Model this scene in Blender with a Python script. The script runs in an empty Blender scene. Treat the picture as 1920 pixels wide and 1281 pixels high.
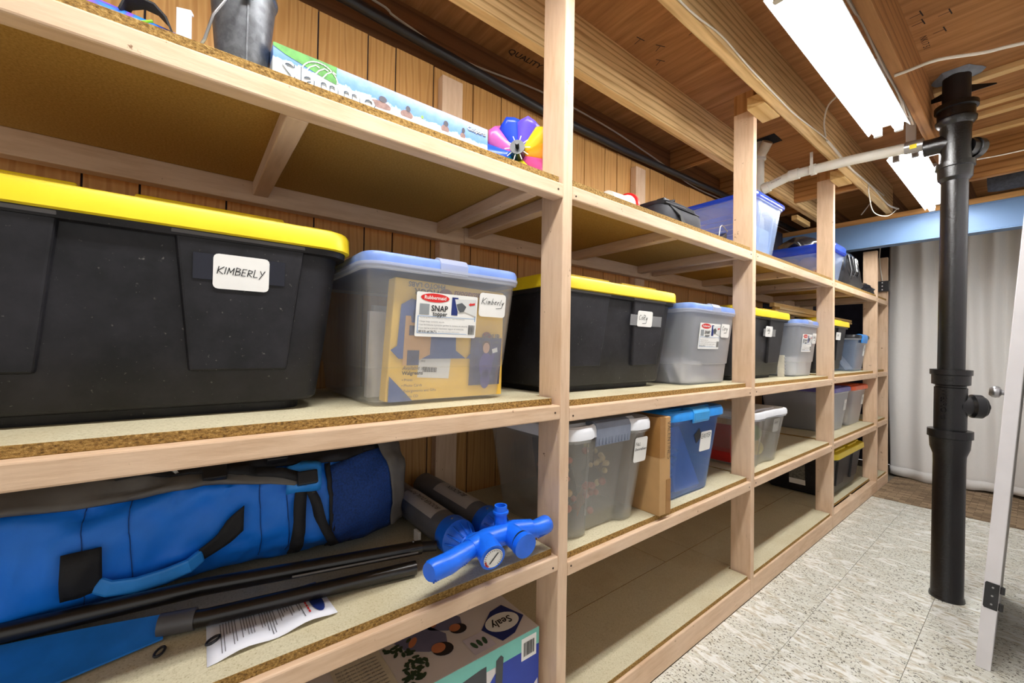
import bpy, math, random
from mathutils import Vector, Matrix
random.seed(7)
D = bpy.data
SC = bpy.context.scene
COL = SC.collection
R = math.radians

# ------------------------------------------------------------------ camera
def set_camera():
    f, yaw, pitch, roll = 772.34, 0.9062, 0.0148, 0.0158
    fwd = Vector((-math.sin(yaw)*math.cos(pitch), math.cos(yaw)*math.cos(pitch), math.sin(pitch)))
    r = Vector((math.cos(yaw), math.sin(yaw), 0)); u = r.cross(fwd)
    c, s = math.cos(roll), math.sin(roll)
    r2 = r*c + u*s; u2 = u*c - r*s
    cam = D.cameras.new('camera'); cam.sensor_width = 36; cam.lens = f/1920*36
    cam.clip_start = 0.02; cam.clip_end = 60
    o = D.objects.new('camera', cam); COL.objects.link(o)
    m = Matrix((r2, u2, -fwd)).transposed().to_4x4()
    m.translation = Vector((0.8026, -0.836, 1.1172)); o.matrix_world = m
    SC.camera = o
set_camera()
# ------------------------------------------------------------------ world and exposure
W = D.worlds.new('world'); SC.world = W; W.use_nodes = True
bg = W.node_tree.nodes['Background']
bg.inputs[0].default_value = (1.0, 0.965, 0.92, 1); bg.inputs[1].default_value = 0.60
SC.view_settings.view_transform = 'Standard'; SC.view_settings.look = 'None'
SC.view_settings.exposure = 0.28; SC.view_settings.gamma = 1.0
SC.view_settings.use_curve_mapping = False
TUBE_POWER = 50.0      # emission of the fluorescent tubes (three fixtures in one row)

# ------------------------------------------------------------------ material helpers
def srgb(r, g, b):
    def c(v):
        v /= 255.0
        return v/12.92 if v <= .04045 else ((v+.055)/1.055)**2.4
    return (c(r), c(g), c(b), 1)
class NT:
    def __init__(s, name):
        s.m = D.materials.new(name); s.m.use_nodes = True; s.t = s.m.node_tree
        s.b = s.t.nodes['Principled BSDF']; s.out = s.t.nodes['Material Output']
    def n(s, typ, **kw):
        x = s.t.nodes.new('ShaderNode'+typ)
        for k, v in kw.items():
            if k.startswith('i_'):
                x.inputs[k[2:].replace('_', ' ')].default_value = v
            else: setattr(x, k, v)
        return x
    def l(s, a, b): s.t.links.new(a, b)
    def coords(s, scale=(1, 1, 1), rand=True, rot=(0, 0, 0)):
        tc = s.n('TexCoord'); mp = s.n('Mapping'); mp.inputs['Scale'].default_value = scale; mp.inputs['Rotation'].default_value = rot
        if rand:
            oi = s.n('ObjectInfo'); mu = s.n('VectorMath', operation='SCALE'); mu.inputs[0].default_value = (13.7, 7.9, 21.3)
            ad = s.n('VectorMath', operation='ADD')
            s.l(oi.outputs['Random'], mu.inputs['Scale']); s.l(tc.outputs['Object'], ad.inputs[0]); s.l(mu.outputs[0], ad.inputs[1])
            s.l(ad.outputs[0], mp.inputs['Vector'])
        else: s.l(tc.outputs['Object'], mp.inputs['Vector'])
        return mp.outputs[0]
    def noise(s, v, scale, detail=4, rough=.55, dist=0):
        x = s.n('TexNoise'); s.l(v, x.inputs['Vector'])
        x.inputs['Scale'].default_value = scale; x.inputs['Detail'].default_value = detail
        x.inputs['Roughness'].default_value = rough; x.inputs['Distortion'].default_value = dist
        return x.outputs['Fac']
    def ramp(s, fac, stops, interp='LINEAR'):
        x = s.n('ValToRGB'); cr = x.color_ramp; cr.interpolation = interp
        while len(cr.elements) < len(stops): cr.elements.new(.5)
        for e, (p, c) in zip(cr.elements, stops):
            e.position = p; e.color = c if len(c) == 4 else (*c, 1)
        s.l(fac, x.inputs[0]); return x.outputs[0]
    def mix(s, fac, a, b, mode='MIX'):
        x = s.n('Mix', data_type='RGBA', blend_type=mode)
        for sock, v in ((x.inputs[0], fac), (x.inputs[6], a), (x.inputs[7], b)):
            if hasattr(v, 'links'): s.l(v, sock)
            else: sock.default_value = v
        return x.outputs[2]
    def bump(s, h, strength=.3, dist=.002):
        x = s.n('Bump'); x.inputs['Strength'].default_value = strength; x.inputs['Distance'].default_value = dist
        s.l(h, x.inputs['Height']); s.l(x.outputs[0], s.b.inputs['Normal'])
    def col(s, c):
        if hasattr(c, 'links'): s.l(c, s.b.inputs['Base Color'])
        else: s.b.inputs['Base Color'].default_value = c
    def set(s, rough=.5, metal=0, spec=.5):
        s.b.inputs['Roughness'].default_value = rough; s.b.inputs['Metallic'].default_value = metal
        s.b.inputs['Specular IOR Level'].default_value = spec
MAT = {}
def solid(key, rgb, rough=.5, metal=0, spec=.5, var=.12, scale=18, bump=0):
    """plain colour with a faint mottling"""
    if key in MAT: return MAT[key]
    t = NT(key); c = srgb(*rgb); v = t.coords()
    f = t.noise(v, scale, 3)
    d = tuple(max(0, x*(1-var)) for x in c[:3])+(1,); l = tuple(min(1, x*(1+var)) for x in c[:3])+(1,)
    t.col(t.ramp(f, [(.3, d), (.7, l)])); t.set(rough, metal, spec)
    if bump: t.bump(t.noise(v, scale*6, 3), bump)
    MAT[key] = t.m; return t.m
AX = {'x': (.12, 1, 1), 'y': (1, .12, 1), 'z': (1, 1, .12)}
def painted(ax):
    key = 'painted_wood_'+ax
    if key in MAT: return MAT[key]
    t = NT(key); v = t.coords(AX[ax]); v2 = t.coords()
    g = t.noise(v, 60, 5, .6); big = t.noise(v2, 4, 3)
    c = t.ramp(g, [(.25, srgb(200, 166, 134)), (.6, srgb(220, 190, 160))])
    c = t.mix(t.ramp(big, [(.4, (0, 0, 0)), (.75, (.5, .5, .5))]), c, srgb(230, 206, 182))
    chip = t.ramp(t.noise(t.coords((1, 1, 1)), 26, 6, .75), [(.655, (0, 0, 0)), (.69, (.9, .9, .9))])
    c = t.mix(chip, c, srgb(112, 78, 48)); t.col(c); t.set(.62, 0, .3)
    t.bump(g, .45, .002); MAT[key] = t.m; return t.m
def lumber(ax, key, a, b, ring=9.0, rough=.7, dist=5.0):
    if key in MAT: return MAT[key]
    t = NT(key); sc = {'x': (.06, 1, 1), 'y': (1, .06, 1), 'z': (1, 1, .06)}[ax]
    v = t.coords(sc)
    w = t.n('TexWave', wave_type='RINGS', rings_direction={'x': 'X', 'y': 'Y', 'z': 'Z'}[ax], wave_profile='SAW')
    t.l(v, w.inputs['Vector']); w.inputs['Scale'].default_value = ring; w.inputs['Distortion'].default_value = dist
    w.inputs['Detail'].default_value = 2; w.inputs['Detail Scale'].default_value = 1.2
    f = t.noise(v, 90, 4)
    c = t.ramp(w.outputs['Fac'], [(0, a), (.55, a), (.86, b), (1, a)])
    c = t.mix(.35, c, t.ramp(f, [(.3, b), (.7, a)])); t.col(c); t.set(rough, 0, .25)
    t.bump(f, .2, .001); MAT[key] = t.m; return t.m
def particle(kind):
    key = 'particle_board_'+kind
    if key in MAT: return MAT[key]
    t = NT(key); v = t.coords((1, 1, 1.6) if kind == 'edge' else (1, 1, 1))
    if kind == 'edge':
        vo = t.n('TexVoronoi'); t.l(v, vo.inputs['Vector']); vo.inputs['Scale'].default_value = 150
        n1 = t.noise(v, 170, 5, .75)
        c = t.ramp(n1, [(.38, srgb(40, 24, 8)), (.47, srgb(126, 92, 40)), (.58, srgb(176, 140, 76)), (.70, srgb(224, 196, 138))])
        c = t.mix(.35, c, t.ramp(vo.outputs['Distance'], [(.1, srgb(105, 72, 28)), (.6, srgb(196, 158, 92))]))
        t.bump(n1, 1.0, .004)
    elif kind == 'top':
        n1 = t.noise(v, 260, 4, .7); n2 = t.noise(v, 6, 3)
        c = t.ramp(n1, [(.3, srgb(150, 138, 108)), (.42, srgb(196, 188, 158)), (.7, srgb(212, 205, 178))])
        c = t.mix(t.ramp(n2, [(.45, (0, 0, 0)), (.8, (.45, .45, .45))]), c, srgb(176, 160, 122))
    else:
        n1 = t.noise(v, 240, 5, .65); n2 = t.noise(v, 5, 3)
        c = t.ramp(n1, [(.3, srgb(156, 118, 54)), (.55, srgb(182, 142, 72)), (.75, srgb(198, 158, 88))])
    t.col(c); t.set(.75, 0, .2); MAT[key] = t.m; return t.m
def clear(key, rgb, vis=.35, rough=.25, gloss=.10, tint=.10):
    """thin frosted or clear plastic: part of the light passes, the rest is a soft plastic surface"""
    if key in MAT: return MAT[key]
    t = NT(key); c = srgb(*rgb)
    tr = t.n('BsdfTransparent'); tr.inputs[0].default_value = tuple(1-(1-x)*tint for x in c[:3])+(1,)
    di = t.n('BsdfDiffuse'); di.inputs[0].default_value = c
    tl = t.n('BsdfTranslucent'); tl.inputs[0].default_value = c
    gl = t.n('BsdfGlossy'); gl.inputs['Roughness'].default_value = rough
    m1 = t.n('MixShader'); m1.inputs[0].default_value = .5; t.l(di.outputs[0], m1.inputs[1]); t.l(tl.outputs[0], m1.inputs[2])
    m2 = t.n('MixShader'); m2.inputs[0].default_value = vis; t.l(tr.outputs[0], m2.inputs[1]); t.l(m1.outputs[0], m2.inputs[2])
    lw = t.n('LayerWeight'); lw.inputs[0].default_value = .35
    mm = t.n('Math', operation='MULTIPLY'); t.l(lw.outputs['Facing'], mm.inputs[0]); mm.inputs[1].default_value = gloss*3
    ma = t.n('Math', operation='ADD'); t.l(mm.outputs[0], ma.inputs[0]); ma.inputs[1].default_value = gloss*.35
    m3 = t.n('MixShader'); t.l(ma.outputs[0], m3.inputs[0]); t.l(m2.outputs[0], m3.inputs[1]); t.l(gl.outputs[0], m3.inputs[2])
    t.l(m3.outputs[0], t.out.inputs[0]); MAT[key] = t.m; return t.m

P_X, P_Y, P_Z = painted('x'), painted('y'), painted('z')
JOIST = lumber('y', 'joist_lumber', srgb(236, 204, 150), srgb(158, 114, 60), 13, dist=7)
JOIST_X = lumber('x', 'blocking_lumber', srgb(190, 140, 86), srgb(128, 84, 44), 9)
RAW = lumber('y', 'raw_pine', srgb(222, 190, 132), srgb(188, 146, 84), 9)
OLD = lumber('y', 'rim_lumber', srgb(132, 92, 58), srgb(92, 60, 36), 8)
RAW_X = lumber('x', 'furring_lumber', srgb(232, 196, 140), srgb(196, 150, 92), 8)
RAWZ = lumber('z', 'raw_post_top', srgb(186, 138, 88), srgb(150, 104, 60), 9)
def m_plywood():
    t = NT('plywood_subfloor'); v = t.coords((.09, 1, 1), False)
    n = t.noise(v, 30, 5, .6, .6); k = t.noise(t.coords((.6, 1.4, 1), False), 3.2, 2)
    c = t.ramp(n, [(.3, srgb(142, 98, 58)), (.55, srgb(170, 120, 74)), (.75, srgb(186, 138, 90))])
    c = t.mix(t.ramp(k, [(.70, (0, 0, 0)), (.78, (.6, .6, .6))]), c, srgb(92, 54, 28))
    t.col(c); t.set(.72, 0, .2); return t.m
PLY = m_plywood()
def m_panel():
    t = NT('wall_panelling'); v = t.coords((1, 1, .13))
    w = t.n('TexWave', wave_type='BANDS', bands_direction='Y', wave_profile='SIN'); t.l(v, w.inputs['Vector'])
    w.inputs['Scale'].default_value = 11; w.inputs['Distortion'].default_value = 9; w.inputs['Detail'].default_value = 3; w.inputs['Detail Scale'].default_value = .9
    f = t.noise(v, 70, 4)
    c = t.ramp(w.outputs['Fac'], [(.1, srgb(214, 164, 100)), (.7, srgb(224, 178, 116)), (.95, srgb(196, 144, 84))])
    c = t.mix(.3, c, t.ramp(f, [(.3, srgb(186, 132, 74)), (.7, srgb(224, 174, 110))]))
    oi = t.n('ObjectInfo'); tone = t.ramp(oi.outputs['Random'], [(0, (.82, .80, .76)), (1, (1.0, 1.0, 1.0))])
    c = t.mix(1.0, c, tone, 'MULTIPLY'); t.col(c); t.set(.42, 0, .4); return t.m
PANEL = m_panel()
def m_tile():
    t = NT('vinyl_floor_tile'); v = t.coords((1, 1, 1))
    vs = t.coords((3.2, 7.5, 1), True, (0, 0, .45))
    vo = t.n('TexVoronoi', feature='F1', distance='CHEBYCHEV'); t.l(vs, vo.inputs['Vector']); vo.inputs['Scale'].default_value = 3.2
    vo.inputs['Randomness'].default_value = 1
    dn = t.noise(vs, 4.5, 5, .6, 2.2)
    base = t.ramp(dn, [(.32, srgb(160, 152, 128)), (.40, srgb(206, 205, 192)), (.60, srgb(224, 226, 218)), (.78, srgb(236, 238, 234))])
    bw = t.n('RGBToBW'); t.l(vo.outputs['Color'], bw.inputs[0])
    chip = t.ramp(bw.outputs[0], [(.62, (0, 0, 0)), (.64, (1, 1, 1))])
    c = t.mix(chip, base, t.ramp(t.noise(vs, 9, 2), [(.35, srgb(190, 182, 160)), (.55, srgb(238, 240, 236))]))
    sp = t.ramp(t.noise(v, 120, 3, .6), [(.585, (0, 0, 0)), (.61, (1, 1, 1))])
    inv = t.ramp(chip, [(0, (1, 1, 1)), (1, (.12, .12, .12))])
    spm = t.n('Math', operation='MULTIPLY'); t.l(sp, spm.inputs[0]); t.l(inv, spm.inputs[1])
    c = t.mix(spm.outputs[0], c, srgb(92, 88, 76))
    st = t.ramp(t.noise(t.coords((1.2, 9, 1), True, (0, 0, .6)), 7, 3, .6, 1.5), [(.66, (0, 0, 0)), (.70, (.8, .8, .8))])
    c = t.mix(st, c, srgb(170, 156, 128)); t.col(c); t.set(.38, 0, .4); return t.m
TILE = m_tile()
def m_carpet():
    t = NT('woven_carpet'); v = t.coords((1, 1, 1), False)
    br = t.n('TexBrick'); t.l(v, br.inputs['Vector']); br.inputs['Scale'].default_value = 1
    br.inputs['Brick Width'].default_value = .075; br.inputs['Row Height'].default_value = .038; br.inputs['Mortar Size'].default_value = .0015
    br.inputs['Color1'].default_value = srgb(176, 154, 126); br.inputs['Color2'].default_value = srgb(108, 90, 72); br.inputs['Mortar'].default_value = srgb(78, 62, 50)
    n = t.noise(v, 260, 3); c = t.mix(.35, br.outputs['Color'], t.ramp(n, [(.3, srgb(84, 68, 54)), (.7, srgb(172, 152, 126))]))
    t.col(c); t.set(.95, 0, .05); t.bump(n, .8, .003); return t.m
CARPET = m_carpet()
def m_curtain():
    t = NT('curtain_cloth'); v = t.coords(); n = t.noise(v, 420, 2)
    t.col(t.ramp(n, [(.3, srgb(232, 231, 230)), (.7, srgb(242, 242, 241))])); t.set(.9, 0, .1); t.bump(n, .2, .001); return t.m
CURTAIN = m_curtain()
def m_black_plastic(key, dust=.35):
    t = NT(key); v = t.coords(); n = t.noise(v, 7, 5, .7); s = t.noise(v, 130, 2, .5)
    c = t.ramp(n, [(.38, srgb(17, 17, 21)), (.8, srgb(44, 43, 49))])
    c = t.mix(t.ramp(s, [(.70, (0, 0, 0)), (.78, (dust, dust, dust))]), c, srgb(150, 146, 140)); t.col(c)
    t.set(.46, 0, .35); t.bump(t.noise(v, 300, 2), .06, .001); MAT[key] = t.m; return t.m
TOTE = m_black_plastic('black_tote_plastic')
def m_yellow():
    t = NT('yellow_lid_plastic'); v = t.coords(); n = t.noise(v, 16, 5, .8)
    c = t.ramp(t.noise(v, 6, 3), [(.3, srgb(234, 202, 20)), (.7, srgb(248, 220, 40))])
    c = t.mix(t.ramp(n, [(.72, (0, 0, 0)), (.77, (.8, .8, .8))]), c, srgb(96, 82, 20)); t.col(c); t.set(.38, 0, .5); return t.m
YELLOW = m_yellow()
def m_cast_iron():
    t = NT('black_cast_iron'); v = t.coords(); n = t.noise(v, 140, 4, .7); s = t.noise(v, 34, 5, .8)
    c = t.mix(t.ramp(s, [(.72, (0, 0, 0)), (.76, (.6, .6, .6))]), srgb(11, 11, 13), srgb(130, 128, 126)); t.col(c)
    t.set(.27, 0, .6); t.bump(n, .5, .002); return t.m
IRON = m_cast_iron()
def m_galv():
    t = NT('galvanised_steel'); v = t.coords(); vo = t.n('TexVoronoi'); t.l(v, vo.inputs['Vector']); vo.inputs['Scale'].default_value = 110
    bw = t.n('RGBToBW'); t.l(vo.outputs['Color'], bw.inputs[0]); f = t.noise(v, 60, 4)
    c = t.mix(.6, t.ramp(bw.outputs[0], [(.2, srgb(92, 94, 98)), (.8, srgb(122, 125, 130))]), t.ramp(f, [(.35, srgb(92, 94, 98)), (.7, srgb(130, 133, 138))]))
    t.col(c); t.set(.42, .75, .5); return t.m
GALV = m_galv()
def m_emit():
    t = NT('fluorescent_tube'); e = t.n('Emission'); e.inputs[0].default_value = (1.0, .985, .955, 1); e.inputs[1].default_value = TUBE_POWER
    t.l(e.outputs[0], t.out.inputs[0]); return t.m
EMIT = m_emit()
WHITE_METAL = solid('white_enamel', (240, 241, 243), .35, 0, .5, .02)
CLEAR = clear('clear_frosted_plastic', (240, 244, 250), .13, .25, .10, .03)
FROST = clear('frosted_storage_plastic', (242, 247, 255), .27, .3, .10, .03)
CLEAR_BLUE = clear('pale_blue_clear_plastic', (190, 214, 250), .26, .2, .12)
SMOKE = clear('smoky_clear_plastic', (226, 228, 226), .15, .22, .12, .04)
BLUE_T = clear('blue_translucent_plastic', (46, 160, 244), .22, .2, .12, .48)
DEEP_T = clear('deep_blue_translucent_plastic', (44, 104, 232), .5, .2, .12, .7)
RIM_T = clear('milky_rim_plastic', (228, 233, 244), .72, .25, .10)
PERI = solid('periwinkle_lid_plastic', (116, 146, 214), .38)
BLUE_LID = solid('bright_blue_lid_plastic', (28, 138, 226), .35)
BLUE_LID2 = solid('sky_blue_latch_plastic', (56, 156, 226), .35)
WHITE_LID = solid('white_lid_plastic', (232, 235, 242), .38, var=.04)
GREY_LATCH = solid('slate_grey_latch_plastic', (120, 128, 146), .4)
PURPLE_LID = solid('purple_lid_plastic', (104, 98, 184), .4)
ORANGE_LID = solid('orange_lid_plastic', (244, 104, 56), .4)
BLACK_LID = solid('black_lid_plastic', (30, 31, 35), .35)
PAPER = solid('white_label_paper', (238, 238, 236), .6, var=.03)
INK = solid('black_ink', (20, 20, 24), .6, var=.0)
INK_GREY = solid('grey_ink', (92, 92, 98), .6, var=.0)
RED_INK = solid('red_ink', (206, 34, 32), .5, var=.02)
NAVY_INK = solid('navy_ink', (22, 42, 112), .5, var=.03)
BLUE_INK = solid('light_blue_ink', (86, 140, 196), .5, var=.02)
TAPE = solid('black_tape', (22, 24, 38), .25, var=.1)
CLEAR_TAPE = clear('clear_tape', (190, 198, 206), .25, .2, .2)
CARD = solid('brown_cardboard', (178, 140, 92), .8, var=.1, scale=9)
CARD_TAPE = solid('brown_parcel_tape', (150, 108, 58), .35, var=.08)
PVC = solid('white_pvc', (222, 220, 210), .4, var=.06)
CABLE = solid('white_cable_sheath', (222, 214, 200), .5, var=.05)
BLACK_RUB = solid('black_rubber_pipe', (28, 28, 32), .4, var=.1)
CHROME = solid('brushed_steel', (176, 176, 178), .3, .9, .5, .08)
DOOR_PAINT = solid('white_door_paint', (232, 231, 236), .45, var=.04, scale=10)
DARK = solid('dark_painted_block_wall', (44, 42, 56), .9, var=.2)
STEEL_BLUE = solid('blue_grey_beam_paint', (100, 130, 170), .5, var=.05, scale=5)

# ------------------------------------------------------------------ mesh helpers
class MB:
    """collects vertices and faces; build() links them as one mesh object"""
    def __init__(s): s.v = []; s.f = []
    def add(s, vs, fs):
        o = len(s.v); s.v += [tuple(p) for p in vs]; s.f += [tuple(i+o for i in f) for f in fs]; return s
    def box(s, x0, x1, y0, y1, z0, z1):
        return s.add([(x0, y0, z0), (x1, y0, z0), (x1, y1, z0), (x0, y1, z0), (x0, y0, z1), (x1, y0, z1), (x1, y1, z1), (x0, y1, z1)],
                     [(3, 2, 1, 0), (4, 5, 6, 7), (0, 1, 5, 4), (1, 2, 6, 5), (2, 3, 7, 6), (3, 0, 4, 7)])
    def hexa(s, p):      # 8 points: lower ring then upper ring
        return s.add(p, [(3, 2, 1, 0), (4, 5, 6, 7), (0, 1, 5, 4), (1, 2, 6, 5), (2, 3, 7, 6), (3, 0, 4, 7)])
    def loft(s, loops, cap0=True, cap1=True, close=False):
        n = len(loops[0]); vs = [p for L in loops for p in L]; fs = []
        m = len(loops)
        for k in range(m if close else m-1):
            a, b = k*n, ((k+1) % m)*n
            for i in range(n):
                j = (i+1) % n; fs.append((a+i, a+j, b+j, b+i))
        if not close:
            if cap0: fs.append(tuple(range(n-1, -1, -1)))
            if cap1: fs.append(tuple(range((m-1)*n, m*n)))
        return s.add(vs, fs)
    def tube(s, path, r, n=10, caps=True, flat=None):
        pts = [Vector(p) for p in path]; rr = r if isinstance(r, (list, tuple)) else [r]*len(pts)
        loops = []; up = None
        for i, p in enumerate(pts):
            d = (pts[min(i+1, len(pts)-1)]-pts[max(i-1, 0)]).normalized()
            if up is None: up = Vector((0, 0, 1)) if abs(d.z) < .9 else Vector((1, 0, 0))
            a = d.cross(up)
            if a.length < 1e-5: a = d.orthogonal()
            a.normalize(); b = a.cross(d).normalized(); up = b
            f = flat or 1.0
            loops.append([p+a*math.cos(2*math.pi*k/n)*rr[i]+b*math.sin(2*math.pi*k/n)*rr[i]*f for k in range(n)])
        return s.loft(loops, caps, caps)
    def strip(s, path, width, thick, side):     # flat webbing along a path; side = direction of the width at each point
        pts = [Vector(p) for p in path]; loops = []
        for i, p in enumerate(pts):
            d = (pts[min(i+1, len(pts)-1)]-pts[max(i-1, 0)]).normalized()
            sd = Vector(side[i] if isinstance(side, list) else side)
            sd = (sd-d*sd.dot(d)).normalized(); nn = d.cross(sd).normalized()
            w = width[i] if isinstance(width, (list, tuple)) else width
            loops.append([p-sd*w/2-nn*thick/2, p+sd*w/2-nn*thick/2, p+sd*w/2+nn*thick/2, p-sd*w/2+nn*thick/2])
        return s.loft(loops)
    def lathe(s, prof, c=(0, 0, 0), axis='z', n=28, caps=True):
        c = Vector(c); loops = []
        for r, h in prof:
            L = []
            for k in range(n):
                a = 2*math.pi*k/n; x, y = r*math.cos(a), r*math.sin(a)
                L.append(c+{'z': Vector((x, y, h)), 'x': Vector((h, x, y)), 'y': Vector((y, h, x))}[axis])
            loops.append(L)
        return s.loft(loops, caps, caps)
    def sphere(s, c, r, n=10, m=7, sc=(1, 1, 1)):
        c = Vector(c); loops = []
        for i in range(m+1):
            t = math.pi*(i+.0001 if i == 0 else (i-.0001 if i == m else i))/m
            loops.append([c+Vector((r*sc[0]*math.sin(t)*math.cos(2*math.pi*k/n), r*sc[1]*math.sin(t)*math.sin(2*math.pi*k/n), -r*sc[2]*math.cos(t))) for k in range(n)])
        return s.loft(loops)
    def build(s, name, mat, parent=None, loc=(0, 0, 0), rot=(0, 0, 0), smooth=None, bevel=0, kind=None, label=None, seg=2):
        me = D.meshes.new(name); me.from_pydata(s.v, [], s.f); me.update()
        me.materials.append(mat)
        return link(name, me, parent, loc, rot, smooth, bevel, kind, label, seg)
def link(name, me, parent=None, loc=(0, 0, 0), rot=(0, 0, 0), smooth=None, bevel=0, kind=None, label=None, seg=2):
    if smooth is not None:
        me.polygons.foreach_set('use_smooth', [True]*len(me.polygons)); me.set_sharp_from_angle(angle=R(smooth))
    o = D.objects.new(name, me); COL.objects.link(o); o.location = loc; o.rotation_euler = rot
    if parent: o.parent = parent
    if bevel:
        b = o.modifiers.new('bevel', 'BEVEL'); b.width = bevel; b.segments = seg; b.limit_method = 'ANGLE'; b.angle_limit = R(40)
    if kind: o['kind'] = kind
    if label: o['label'] = label
    return o
def thing(name, label, cat, loc=(0, 0, 0), rotz=0, group=None):
    o = D.objects.new(name, None); COL.objects.link(o); o.empty_display_size = .1
    o.location = loc; o.rotation_euler = (0, 0, rotz); o['label'] = label; o['category'] = cat
    if group: o['group'] = group
    return o
def tag(o, label, cat, group=None):
    o['label'] = label; o['category'] = cat
    if group: o['group'] = group
    return o
BOXC = {}
def bx(name, x0, x1, y0, y1, z0, z1, mat, parent=None, bevel=.0025, kind=None, mats=None, rot=(0, 0, 0)):
    """a box part; boxes of equal size share their mesh. mats = (side, top, under) gives particle board its faces"""
    dx, dy, dz = round(x1-x0, 4), round(y1-y0, 4), round(z1-z0, 4)
    k = (dx, dy, dz, mat.name, mats is not None)
    if k not in BOXC:
        me = D.meshes.new(name); b = MB().box(-dx/2, dx/2, -dy/2, dy/2, -dz/2, dz/2)
        me.from_pydata(b.v, [], b.f); me.update(); me.materials.append(mat)
        if mats:
            me.materials.append(mats[0]); me.materials.append(mats[1])
            me.polygons[1].material_index = 1; me.polygons[0].material_index = 2
        BOXC[k] = me
    return link(name, BOXC[k], parent, ((x0+x1)/2, (y0+y1)/2, (z0+z1)/2), rot, None, bevel, kind)
def board(x0, x1, a, b, z, th, parent, name, e=.012, tongue=.0172, xn=-.0915):
    """particle board notched round the front posts at its two ends"""
    P = [(x0, a-tongue), (xn, a-tongue), (xn, a+.003), (x1, a+.003), (x1, b-e), (xn, b-e), (xn, b+tongue), (x0, b+tongue)]
    if x1 <= xn: P = [(x0, a), (x1, a), (x1, b), (x0, b)]
    cy = (a+b)/2; n = len(P)
    me = D.meshes.new(name)
    me.from_pydata([(x, y-cy, 0) for x, y in P]+[(x, y-cy, th) for x, y in P], [], [tuple(range(n))[::-1], tuple(range(n, 2*n))]+[(i, (i+1) % n, n+(i+1) % n, n+i) for i in range(n)])
    me.update()
    for m in (particle('edge'), particle('top'), particle('under')): me.materials.append(m)
    me.polygons[1].material_index = 1; me.polygons[0].material_index = 2
    return link(name, me, parent, (0, cy, z), bevel=.0012)
def rrect(cx, cy, d, w, r, z, n=5, rec=0, ra=.5):
    """rounded rectangle loop, x = depth (front is +x), y = width; rec pushes the middle of the front inwards"""
    L = []; r = min(r, d/2*.98, w/2*.98)
    for sx, sy, a0 in ((1, -1, -90), (1, 1, 0), (-1, 1, 90), (-1, -1, 180)):
        px, py = cx+sx*(d/2-r), cy+sy*(w/2-r)
        for k in range(n+1):
            a = R(a0+90*k/n); L.append(Vector((px+r*math.cos(a), py+r*math.sin(a), z)))
        if sx == 1 and sy == -1:
            a = w/2*ra; s = (w/2-a)*.22
            for yy, q in ((-a-s, 0), (-a, rec), (a, rec), (a+s, 0)): L.append(Vector((cx+d/2-q, cy+yy, z)))
    return L
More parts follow.
